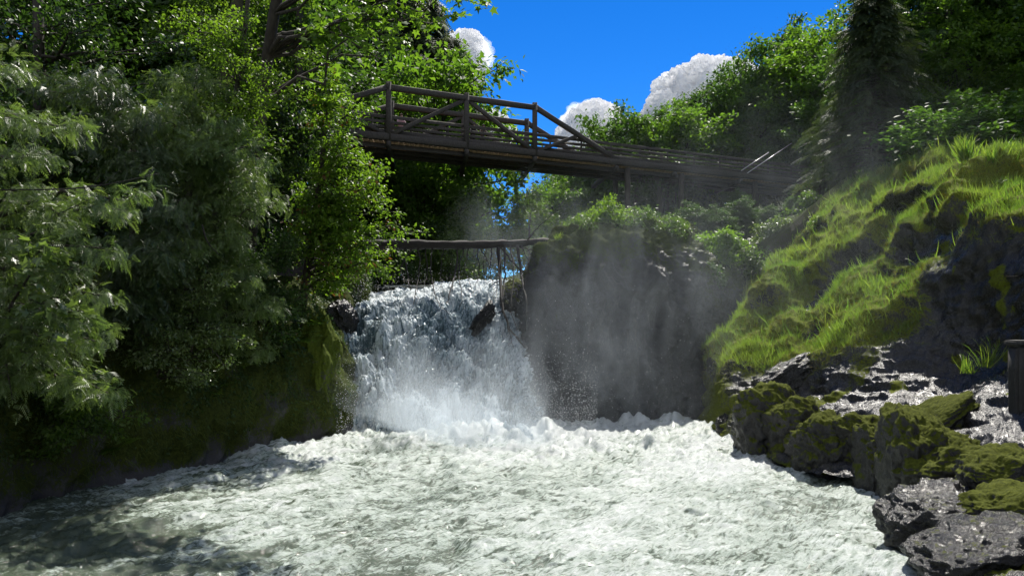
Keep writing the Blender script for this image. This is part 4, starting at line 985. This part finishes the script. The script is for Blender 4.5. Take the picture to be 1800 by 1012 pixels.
boulder(1400, 765, 25.6, 45, 50, 'dark mossy rounded rock above the waterline left of the wet slab', 3)
boulder(1445, 795, 23.6, 42, 48, 'low mossy boulder at the waterline below the wet slab', 4)
boulder(1500, 785, 23, 42, 42, 'dark mossy hump between the low boulder and the narrow rock', 5)
boulder(1545, 815, 20.9, 26, 55, 'narrow upright dark rock at the waterline', 6)
boulder(1605, 815, 19.4, 42, 72, 'tall mossy block standing at the water edge', 7, sq=.8)
boulder(1665, 828, 18.6, 62, 46, 'broad mossy rock right of the tall mossy block', 8, tilt=.35)
boulder(1640, 752, 21.6, 62, 26, 'flat slab with a bright green moss cushion on the wet shelf', 9, tilt=.6, sq=.3)
boulder(1755, 850, 16.3, 55, 46, 'rounded bright mossy rock near the right edge', 10, tilt=.3)
boulder(1765, 915, 14.8, 62, 45, 'mossy rock below the bright mossy one in the lower right corner', 11, tilt=.2)
boulder(1655, 930, 15.6, 72, 62, 'wet shining dark rock at the lower right water edge', 12, 'wet', rough=.3, tilt=.35)
boulder(1740, 985, 13.4, 90, 50, 'wet dark rock in the bottom right corner', 13, 'wet', rough=.3, tilt=.3)
boulder(1385, 665, 30.2, 55, 22, 'wet rock ledge under the grass above the nose', 14, 'wet', tilt=.5)
boulder(848, 562, 35.5, 9, 26, 'narrow dark rock breaking through the right side of the waterfall', 15, 'wet', group='rocks at the falls', rough=.4, tilt=-.6)
boulder(908, 535, 38, 22, 34, 'misty mossy rock between the waterfall and the headland', 16, group='rocks at the falls')
boulder(562, 665, 30.0, 31, 82, 'moss covered rock at the left edge of the waterfall, bright green on its right side', 17, 'mossy', group='rocks at the falls', sq=.7, depth=.9)
boulder(585, 735, 30.4, 20, 50, 'dark wet rock foot at the left of the waterfall', 18, 'wet', group='rocks at the falls')
boulder(596, 570, 34, 22, 28, 'dark wet rock beside the lip of the falls on the left', 19, 'wet', group='rocks at the falls')

# ------------------------------------------------------------------ fallen log with hanging dead branches
root = P(690, 428, 37.6)
lg = thing('fallen_log', 'dark wet fallen log lying level across the gorge above the falls', 'log', root)
lp = curve_pts([P(640, 432, 38), P(700, 430, 37.6), P(800, 431, 37.2), P(880, 429, 36.9), P(965, 424, 37.2)], 30)
v, f = tube(lp, np.linspace(.26, .15, 30) * (1 + .12 * np.sin(np.arange(30) * 2.1)), 12); g = Geo(); v = v + (.05 * fbm(v * 2.5, 3))[:, None] * np.array([0, .5, 1]); g.add(v, *f)
link('log_trunk', g.mesh('log_trunk', M['log'], True, root), lg)
for ctrl, r in [([(876, 432, 36.9), (878, 480, 36.8), (885, 540, 36.7), (893, 575, 36.6), (925, 612, 36.5)], .055), ([(887, 432, 36.9), (888, 470, 36.9), (884, 530, 36.8)], .04),
                ([(910, 430, 36.9), (915, 480, 36.8), (925, 530, 36.7), (926, 580, 36.7)], .05), ([(893, 572, 36.6), (905, 590, 36.5), (928, 596, 36.5)], .022), ([(889, 560, 36.6), (898, 590, 36.6), (903, 612, 36.6)], .02),
                ([(876, 432, 36.9), (900, 458, 36.6), (925, 478, 36.4), (948, 486, 36.3)], .025), ([(805, 434, 37.2), (802, 470, 37.1), (790, 520, 37), (784, 533, 37)], .032), ([(825, 434, 37.1), (818, 470, 37), (830, 510, 36.9)], .016),
                ([(845, 434, 37), (858, 462, 36.9), (872, 470, 36.8)], .018), ([(712, 438, 37.5), (716, 480, 37.4), (722, 510, 37.3)], .03), ([(760, 436, 37.3), (758, 480, 37.2), (768, 530, 37), (790, 552, 36.8)], .02),
                ([(735, 436, 37.4), (738, 470, 37.3), (727, 535, 37)], .028), ([(880, 432, 36.9), (874, 510, 36.8), (868, 538, 36.7)], .014), ([(925, 425, 36.9), (950, 395, 37.2), (985, 365, 37.5)], .018), ([(905, 431, 36.9), (935, 440, 36.4), (960, 442, 36.2)], .02),
                ([(780, 435, 37.2), (775, 480, 37.1), (780, 520, 37)], .012), ([(855, 433, 37), (850, 470, 36.9), (856, 500, 36.9)], .012), ([(898, 431, 36.9), (903, 490, 36.7), (898, 545, 36.6), (910, 580, 36.5)], .02), ([(866, 433, 36.9), (862, 475, 36.8), (868, 505, 36.7)], .018),
                ([(815, 434, 37.1), (806, 480, 37), (812, 525, 36.9), (806, 545, 36.9)], .018), ([(748, 436, 37.4), (752, 470, 37.3), (744, 505, 37.2)], .02), ([(915, 429, 36.9), (930, 465, 36.6), (922, 500, 36.5)], .016), ([(725, 436, 37.4), (705, 470, 37.2), (712, 500, 37.1)], .02), ([(838, 434, 37), (842, 480, 36.9), (832, 515, 36.8)], .014)]:
    r *= 1.6; pts = curve_pts([P(a_, b_, c_ - 2.6 * float(ss(445, 530, b_))) for a_, b_, c_ in ctrl], 14); pts[1:-1] += R.normal(size=(12, 3)) * .025
    v, f = tube(pts, np.linspace(r, r * .35, 14), 5); g = Geo(); g.add(v, *f)
    for kk in range(3):                                      # side twigs belong to the branch
        i = int(R.integers(4, 12)); e = pts[i] + np.array([R.normal() * .3, R.normal() * .1, -.15 - .35 * R.random()])
        v, f = tube(curve_pts([pts[i], (pts[i] + e) / 2 + R.normal(size=3) * .05, e], 6), np.linspace(r * .35, .004, 6), 4); g.add(v, *f)
    link('dead_branch', g.mesh('dead_branch', M['twig'], True, root), lg)

def stick(lab, ctrl, r, mat='twig', name='branch'):
    pts = curve_pts([P(*c) for c in ctrl], 10); v, f = tube(pts, np.linspace(r, r * .4, 10), 6); g = Geo(); g.add(v, *f)
    e = pts[6] + np.array([.1, 0, .25]); v, f = tube(np.array([pts[5], (pts[5] + e) / 2 + .02, e]), [r * .5, r * .35, r * .2], 4); g.add(v, *f)
    return link(name, g.mesh(name, M[mat], True, pts[0]), None, lab, 'branch', 'stray branches', loc=pts[0])
stick('thin bare branch sticking out of the right bank over the water', [(1275, 651, 36.4), (1240, 650, 35.8), (1200, 652, 35.4)], .035)
stick('thin pale stick lying on the headland top', [(1110, 420, 36.6), (1150, 432, 36.7), (1185, 448, 36.9)], .025)
stick('short bare twig poking from the cliff at the right edge', [(1800, 484, 23), (1785, 486, 22.6), (1765, 486, 22.4)], .025)
stick('thin bare branch arching across the left cedar', [(0, 334, 17), (120, 332, 16.8), (200, 322, 16.8), (280, 305, 17)], .018)
stick('bare brown stem hanging in front of the grey cedar', [(355, 395, 22.6), (365, 425, 22.5), (385, 448, 22.5)], .03)

# weathered post at the right edge
c0 = P(1795, 760, 19.5); pr = thing('weathered_post', 'dark weathered concrete post at the right edge of the wet shelf', 'post', c0)
import bmesh
def bevel_box(sx, sy, sz_, b=.02, cuts=4, nz=.02, seed=0):
    bm = bmesh.new(); bmesh.ops.create_cube(bm, size=1); bmesh.ops.scale(bm, vec=(sx, sy, sz_), verts=bm.verts)
    bmesh.ops.bevel(bm, geom=bm.edges[:], offset=b, segments=2, affect='EDGES'); bmesh.ops.subdivide_edges(bm, edges=bm.edges[:], cuts=cuts, use_grid_fill=True)
    bmesh.ops.triangulate(bm, faces=bm.faces[:])
    bm.verts.index_update(); V = np.array([v.co[:] for v in bm.verts]); Fc = np.array([[v.index for v in f.verts] for f in bm.faces]); bm.free()
    V = V + nz * np.stack([fbm(V * 3 + seed, 3), fbm(V * 3 + 9 + seed, 3), .3 * fbm(V * 3 + 20 + seed, 3)], -1); return V, Fc
V, Fc = bevel_box(.46, .44, 3.6, .05, 5, .03); g = Geo(); g.add(V + np.array([0, 0, .3]), Fc); link('shaft', g.mesh('shaft', M['post'], False), pr)
V, Fc = bevel_box(.56, .54, .14, .03, 3, .02, 4); g = Geo(); g.add(V + np.array([0, 0, 2.17]), Fc); link('cap', g.mesh('cap', M['post'], False), pr)

# ------------------------------------------------------------------ timber footbridge
U = np.array([.887, .461, 0]); Vv = np.array([-.106, .994, 0]); A0 = np.array([-9.9, 45, 0]); WID = 4.1
def Bp(s, o, z): return A0 + U * s + Vv * o + np.array([0, 0, z])
def s_at(px):
    k = (px - CX) / F; return (k * A0[1] - A0[0]) / (U[0] - k * U[1])
root = Bp(8, 2, 14.9)
br = thing('footbridge', 'dark timber truss footbridge high across the gorge behind the falls', 'bridge', root)
def beam(a, b, w, h, jitter=.006):
    """squared timber a->b, w across, h deep, eased edges"""
    a = np.asarray(a, float); b = np.asarray(b, float); t = unit(b - a)
    ref = UP if abs(t[2]) < .9 else Vv
    x = unit(np.cross(t, ref)); y = np.cross(x, t); e = .12 * min(w, h)
    sec = [(-w / 2 + e, -h / 2), (w / 2 - e, -h / 2), (w / 2, -h / 2 + e), (w / 2, h / 2 - e), (w / 2 - e, h / 2), (-w / 2 + e, h / 2), (-w / 2, h / 2 - e), (-w / 2, -h / 2 + e)]
    n = max(2, int(np.linalg.norm(b - a) / 1.2) + 1); V = []
    for k_ in range(n):
        c = a + (b - a) * k_ / (n - 1)
        for sx, sy in sec: V.append(c + x * sx + y * sy + R.normal(size=3) * jitter)
    V = np.array(V); Fq = []
    for k_ in range(n - 1):
        for j in range(8): Fq.append((k_ * 8 + j, k_ * 8 + (j + 1) % 8, k_ * 8 + 8 + (j + 1) % 8, k_ * 8 + 8 + j))
    return V, np.array(Fq), np.array([tuple(range(7, -1, -1)), tuple(range((n - 1) * 8, n * 8))])
def bpart(name, a, b, w, h, mat='timber', label=None):
    V, q, c = beam(a, b, w, h); g = Geo(); g.add(V, q, c); return link(name, g.mesh(name, M[mat], False, root), br, label)
ZT, ZB, ZD = 17.85, 14.98, 14.72
S3, S8, S12, S19, SL, SR = s_at(683), s_at(820), s_at(940), s_at(1083), -3.4, 37.5
for o in (0, WID):
    bpart('top_chord', Bp(S3 - .2, o, ZT), Bp(S12 + .2, o, ZT), .30, .32)
    bpart('end_chord', Bp(S3 - .1, o, ZT), Bp(SL, o, ZB + .15), .28, .30)
    bpart('end_chord', Bp(S12 + .1, o, ZT), Bp(S19, o, ZB + .15), .28, .30)
    bpart('bottom_chord', Bp(-6, o, ZB), Bp(SR, o, ZB), .30, .40)
    for s in (S3, S8, S12): bpart('post', Bp(s, o - .02, ZB - .25), Bp(s, o - .02, ZT + .3), .30, .26)
    bpart('diagonal', Bp(S3 + .1, o + .03, ZB + .15), Bp(S8 - .1, o + .03, ZT - .1), .20, .24)
    bpart('diagonal', Bp(S8 + .1, o + .03, ZT - .1), Bp(S12 - .2, o + .03, ZB + .15), .20, .24)
    bpart('diagonal', Bp(S12 + .2, o + .03, ZB + .15), Bp(S12 + (S19 - S12) * .52, o + .03, ZB + 1.45), .20, .22)
    bpart('diagonal', Bp(S3 - .2, o + .03, ZB + .15), Bp(S3 + (SL - S3) * .52, o + .03, ZB + 1.45), .20, .22)
    for zz, hh in ((15.35, .2), (15.62, .16), (15.9, .16), (16.2, .2)): bpart('rail', Bp(-6, o + (.22 if o == 0 else -.22), zz), Bp(SR, o + (.22 if o == 0 else -.22), zz), .06, hh)
    for s in np.arange(-5, SR, 2.37): bpart('rail_post', Bp(s, o + (.3 if o == 0 else -.3), ZB + .1), Bp(s, o + (.3 if o == 0 else -.3), 16.3), .1, .12)
for s in (-3.4, S3, S8, S12, S19, s_at(1185), s_at(1300)):
    bpart('cross_beam', Bp(s, -.25, ZB - .42), Bp(s, WID + 3.4, ZB - .42), .26, .30)
for s in (S3, S8, S12):
    bpart('outrigger_brace', Bp(s, WID + 3.2, ZB - .3), Bp(s, WID + .2, ZT - .3), .16, .18)
for o in (.55, 2.05, 3.55): bpart('stringer', Bp(-6, o, ZD - .16), Bp(SR, o, ZD - .16), .14, .26)
for s0, s1 in ((S3, S8), (S8, S12), (S12, S19)): bpart('wind_brace', Bp(s0, .3, ZB - .22), Bp(s1, WID - .3, ZB - .22), .12, .12)
dk = Geo()
for s in np.arange(-6, SR, .31):
    c = Bp(s, WID / 2, ZD + .03); jit = .012 * R.normal()
    V = np.array([c + U * (a_ * .145) + Vv * (b_ * (WID / 2 - .16)) + np.array([0, 0, c_ * .04 + jit]) for a_ in (-1, 1) for b_ in (-1, 1) for c_ in (-1, 1)])
    dk.add(V, np.array([(0, 1, 3, 2), (4, 6, 7, 5), (0, 4, 5, 1), (2, 3, 7, 6), (0, 2, 6, 4), (1, 5, 7, 3)]))
link('deck', dk.mesh('deck', M['deck'], False, root), br)
for s in (s_at(1105), s_at(1200), s_at(1330)):
    for o in (.3, WID - .3):
        q = Bp(s, o, 0); bpart('pier_post', (q[0], q[1], gz(q[0], q[1]) - .3), (q[0], q[1], ZB - .25), .34, .34, 'bark')
for (p0, p1) in (((1310, 306), (1390, 252)), ((1302, 300), (1350, 268))):
    a = s_at(p0[0]); b = s_at(p1[0]); qa = Bp(a, -.12, 0); qb = Bp(b, -.12, 0)
    v, f = tube([(qa[0], qa[1], CAMZ + (HZ - p0[1]) / F * qa[1]), (qb[0], qb[1], CAMZ + (HZ - p1[1]) / F * qb[1])], .03, 6); g = Geo(); g.add(v, *f)
    link('tie_rod', g.mesh('tie_rod', M['rod'], True, root), br)

# ------------------------------------------------------------------ people on the bridge
def person(s, o, lab, shirt, trousers, hairc, face=-1, bend=.12, seed=0):
    base = Bp(s, o, ZD + .075); r = thing('person', lab, 'person', base, 'people on the footbridge', math.atan2(U[1], U[0]) + (0 if face < 0 else math.pi))
    # local: x along the bridge, -y towards the camera side rail
    j = {'pel': (0, 0, .95), 'sp': (0, -.03, 1.18), 'ch': (0, -.06 - bend * .3, 1.38), 'ne': (0, -.10 - bend * .5, 1.50), 'hb': (0, -.12 - bend * .6, 1.58), 'hd': (0, -.14 - bend * .6, 1.70)}
    vs_, ed, rd = [], [], []
    def add(p, rr, par=None):
        vs_.append(p); rd.append(rr)
        if par is not None: ed.append((par, len(vs_) - 1))
        return len(vs_) - 1
    pel = add(j['pel'], (.16, .12)); sp = add(j['sp'], (.15, .11), pel); ch = add(j['ch'], (.18, .12), sp); ne = add(j['ne'], (.06, .06), ch); hb = add(j['hb'], (.085, .095), ne); add(j['hd'], (.08, .095), hb)
    for sg in (-1, 1):
        hp = add((sg * .10, 0, .88), (.095, .1), pel); kn = add((sg * .11, -.03, .50), (.065, .07), hp); an = add((sg * .11, .0, .09), (.045, .05), kn); add((sg * .12, -.17, .04), (.045, .035), an)
        sh = add((sg * .20, -.06 - bend * .3, 1.40), (.06, .06), ch); el = add((sg * .27, -.20 - bend * .3, 1.17), (.045, .045), sh); wr = add((sg * .20, -.42 - bend * .2, 1.13), (.032, .03), el)
        hn = add((sg * .18, -.49 - bend * .2, 1.14), (.038, .02), wr)
        for q in range(4): add((sg * (.15 + .02 * q), -.57 - bend * .2 + .006 * abs(q - 1.5), 1.11), (.009, .009), hn)
        add((sg * .13, -.50 - bend * .2, 1.12), (.011, .011), hn)
    me = bpy.data.meshes.new('body'); me.from_pydata(vs_, ed, []); ob = bpy.data.objects.new('body', me); COL.objects.link(ob)
    sk = ob.modifiers.new('skin', 'SKIN'); ob.modifiers.new('sub', 'SUBSURF').levels = 2
    for i, q in enumerate(me.skin_vertices[0].data): q.radius = rd[i]; q.use_root = (i == 0)
    dg = bpy.context.evaluated_depsgraph_get(); m2 = bpy.data.meshes.new_from_object(ob.evaluated_get(dg)); bpy.data.objects.remove(ob); m2.name = 'body'
    m2.materials.clear()
    for c in (plain('skin', (.45, .27, .19), .5), plain('shirt', shirt), plain('trousers', trousers)): m2.materials.append(c)
    for p_ in m2.polygons:
        z = p_.center[2]; y = p_.center[1]; p_.use_smooth = True
        p_.material_index = 0 if (z > 1.47 or (y < -.36 and z > 1.0)) else (1 if z > .93 else 2)
    link('body', m2, r)
    V, Fc = ico(3); keep = V[:, 2] > -.25
    hv = V * np.array([.098, .115, .115]) * (1 + .05 * fbm(V * 3 + seed, 2))[:, None] + np.array([0, j['hd'][1] + .03, 1.695])
    hv[V[:, 1] < -.45] += np.array([0, .05, .02]); Fk = Fc[keep[Fc].all(1)]
    link('hair', mesh_np('hair', hv, [Fk], plain('hair', hairc, .6)), r)
    for sg in (-1, 1):
        ev = V * .012 + np.array([sg * .032, j['hd'][1] - .088, 1.645]); link('eye', mesh_np('eye', ev, [Fc], plain('eye', (.03, .02, .02), .2)), r)
    nv = V * np.array([.014, .022, .028]) + np.array([0, j['hd'][1] - .098, 1.615]); link('nose', mesh_np('nose', nv, [Fc], plain('skin', (.45, .27, .19), .5)), r)
person(s_at(703), .85, 'person in a pale pink top leaning on the bridge rail near the left truss post', (.75, .5, .55), (.05, .05, .08), (.12, .07, .04), seed=1)
person(s_at(830) + .1, 1.0, 'person in dark clothes standing close to the centre truss post', (.02, .02, .025), (.03, .03, .04), (.015, .012, .01), seed=2)
person(s_at(846) + .15, 1.0, 'person in a brown top to the right of the dark clothed person', (.12, .08, .06), (.04, .035, .03), (.06, .035, .02), seed=3)

# ------------------------------------------------------------------ clouds: billowed solids far off
def cloud_mat():
    m, n, l = new_mat('cloud')
    p = N(n, 'ShaderNodeBsdfDiffuse'); p.inputs['Color'].default_value = (.97, .97, .97, 1)
    t = N(n, 'ShaderNodeBsdfTranslucent'); t.inputs['Color'].default_value = (.98, .98, .98, 1)
    mx = N(n, 'ShaderNodeMixShader', Fac=.6); l.new(p.outputs[0], mx.inputs[1]); l.new(t.outputs[0], mx.inputs[2])
    o = N(n, 'ShaderNodeOutputMaterial'); l.new(mx.outputs[0], o.inputs[0]); return m
M['cloud'] = cloud_mat()
vm_, vn_, vl_ = new_mat('cloud veil'); vv_ = N(vn_, 'ShaderNodeVolumePrincipled', Density=.018); vv_.inputs['Color'].default_value = (1, 1, 1, 1); vv_.inputs['Anisotropy'].default_value = .6
vo_ = N(vn_, 'ShaderNodeOutputMaterial'); vl_.new(vv_.outputs[0], vo_.inputs['Volume']); M['veil'] = vm_
ICO5 = ico(6)
def cloud(lab, puffs, Y, seed):
    puffs = [(a + 14, b + 12, r * 1.06) for a, b, r in puffs]; px0, py0 = puffs[0][:2]; c0 = P(px0, py0, Y); g = Geo(); rg = np.random.default_rng(seed)
    for (px, py, r) in puffs:
        V = ICO5[0].copy(); c = P(px, py, Y + rg.normal() * 12) - c0; rr = r * Y / F
        o = rg.random(3) * 50
        bil = 1 - np.abs(pn(V * 1.6 + o)) * .9
        V = V * (0.66 + .46 * bil + .19 * (1 - 2 * np.abs(pn(V * 3.7 + o))) + .12 * (1 - 2 * np.abs(pn(V * 8 + o))) + .045 * (1 - 2 * np.abs(pn(V * 17 + o))))[:, None] * rr
        V[:, 1] *= 1.2; V[:, 2] = np.where(V[:, 2] < 0, V[:, 2] * .75, V[:, 2])
        g.add(V + c, ICO5[1])
    co = link('cloud', g.mesh('cloud', M['cloud'], True), None, lab, 'cloud', 'white cumulus clouds', loc=c0)
    rm = co.modifiers.new('union', 'REMESH'); rm.mode = 'VOXEL'; rm.voxel_size = 1.1; rm.use_smooth_shade = True
    vg = Geo(); V3, F3 = ico(5)
    for (px, py, r) in puffs:
        for q_ in range(3):
            c = P(px + rg.normal() * r * .22, py + rg.normal() * r * .15, Y + rg.normal() * 10) - c0; o = rg.random(3) * 50
            vg.add(V3 * (1.0 + .22 * fbm(V3 * 1.8 + o, 5, gain=.65))[:, None] * r * 1.04 * Y / F * np.array([1, 1.2, .95]) + c, F3)
    ve = link('veil', vg.mesh('veil', M['veil'], True), co)
    rm = ve.modifiers.new('union', 'REMESH'); rm.mode = 'VOXEL'; rm.voxel_size = 1.6
cloud('largest white cumulus cloud over the right hillside', [(1225, 175, 60), (1180, 160, 38), (1270, 150, 42), (1215, 140, 32), (1250, 140, 34), (1285, 165, 30), (1160, 195, 34), (1300, 190, 40), (1200, 210, 50), (1140, 215, 30), (1115, 225, 24)], 1500, 1)
cloud('smaller white cumulus cloud right of the bridge truss', [(1030, 225, 42), (1005, 215, 26), (1045, 205, 26), (1060, 222, 26), (990, 230, 22), (1080, 230, 24), (1020, 250, 40)], 1600, 2)
cloud('narrow white cloud showing beside the dark conifers at top left of the sky', [(800, 90, 34), (812, 65, 18), (818, 110, 18), (790, 130, 34), (825, 125, 10)], 1500, 3)
cloud('small white cloud seen through the bridge truss', [(845, 215, 26), (865, 205, 13), (875, 225, 16), (850, 235, 24)], 1550, 4)

# ------------------------------------------------------------------ mist: spray hanging over the pool in front of the rocks
def mist_box(name, lab, lo, hi, dens, thr, sc_, seed, plumes):
    lo = np.array(lo, float); hi = np.array(hi, float); c = (lo + hi) / 2; hs_ = (hi - lo) / 2
    V = ICO[0] if False else ico(3)[0]; V = np.sign(V) * np.abs(V) ** .55; V = V / np.abs(V).max(0) * hs_
    m, n, l = new_mat(name)
    tc = N(n, 'ShaderNodeTexCoord')
    mp = N(n, 'ShaderNodeMapping'); mp.inputs['Scale'].default_value = (1, 1, .45); mp.inputs['Rotation'].default_value = (0, .35, 0); mp.inputs['Location'].default_value = (seed, seed * 2, 0); l.new(tc.outputs['Object'], mp.inputs[0])
    nz = N(n, 'ShaderNodeTexNoise', Scale=sc_, Detail=3.0, Roughness=.6, Distortion=.8); l.new(mp.outputs[0], nz.inputs['Vector'])
    den = math_(n, l, 'MULTIPLY', math_(n, l, 'SUBTRACT', nz.outputs[0], thr), 4.5); 
    den = math_(n, l, 'MAXIMUM', den, 0.04)
    tot = None
    for (q, rad, k_) in plumes:                              # soft ellipsoids where the spray is thick
        sub = N(n, 'ShaderNodeVectorMath', operation='SUBTRACT'); l.new(tc.outputs['Object'], sub.inputs[0]); sub.inputs[1].default_value = tuple(np.array(q) - c)
        dv = N(n, 'ShaderNodeVectorMath', operation='DIVIDE'); l.new(sub.outputs[0], dv.inputs[0]); dv.inputs[1].default_value = rad
        ln = N(n, 'ShaderNodeVectorMath', operation='LENGTH'); l.new(dv.outputs[0], ln.inputs[0])
        fo = N(n, 'ShaderNodeMapRange', interpolation_type='SMOOTHSTEP'); fo.inputs[1].default_value = 1.0; fo.inputs[2].default_value = 0.0; fo.inputs[3].default_value = 0.0; fo.inputs[4].default_value = k_
        l.new(ln.outputs['Value'], fo.inputs[0])
        tot = fo.outputs[0] if tot is None else math_(n, l, 'ADD', tot, fo.outputs[0])
    den = math_(n, l, 'MULTIPLY', den, math_(n, l, 'MULTIPLY', tot, dens))
    v = N(n, 'ShaderNodeVolumePrincipled'); v.inputs['Color'].default_value = (.83, .92, 1, 1); v.inputs['Anisotropy'].default_value = .25; l.new(den, v.inputs['Density'])
    o = N(n, 'ShaderNodeOutputMaterial'); l.new(v.outputs[0], o.inputs['Volume'])
    link(name, mesh_np(name, V, [ico(3)[1]], m), None, lab, 'mist', None, 'stuff', tuple(c))
mist_box('mist', 'white spray mist drifting from the falls across the dark headland', (-9, 17, -.4), (24, 58, 17), .19, .45, .55, 3,
         [((-2.5, 29.2, 1.0), (5.0, 3.4, 4.0), 2.0), ((-2.2, 28.4, .3), (5.5, 2.8, 2.6), 5.5), ((1.0, 30.5, 1.0), (4.0, 3.6, 4.5), 1.1), ((3.2, 32.2, 5.0), (4.2, 3.2, 5.6), .42), ((6.2, 33.2, 4.0), (5.0, 3.4, 7.5), .4), ((1.0, 38.5, 8), (5.0, 5, 4.2), .38), ((-7.2, 29, .6), (1.6, 2, 1.4), .6), ((12, 36, 6), (14, 17, 11), .055)])
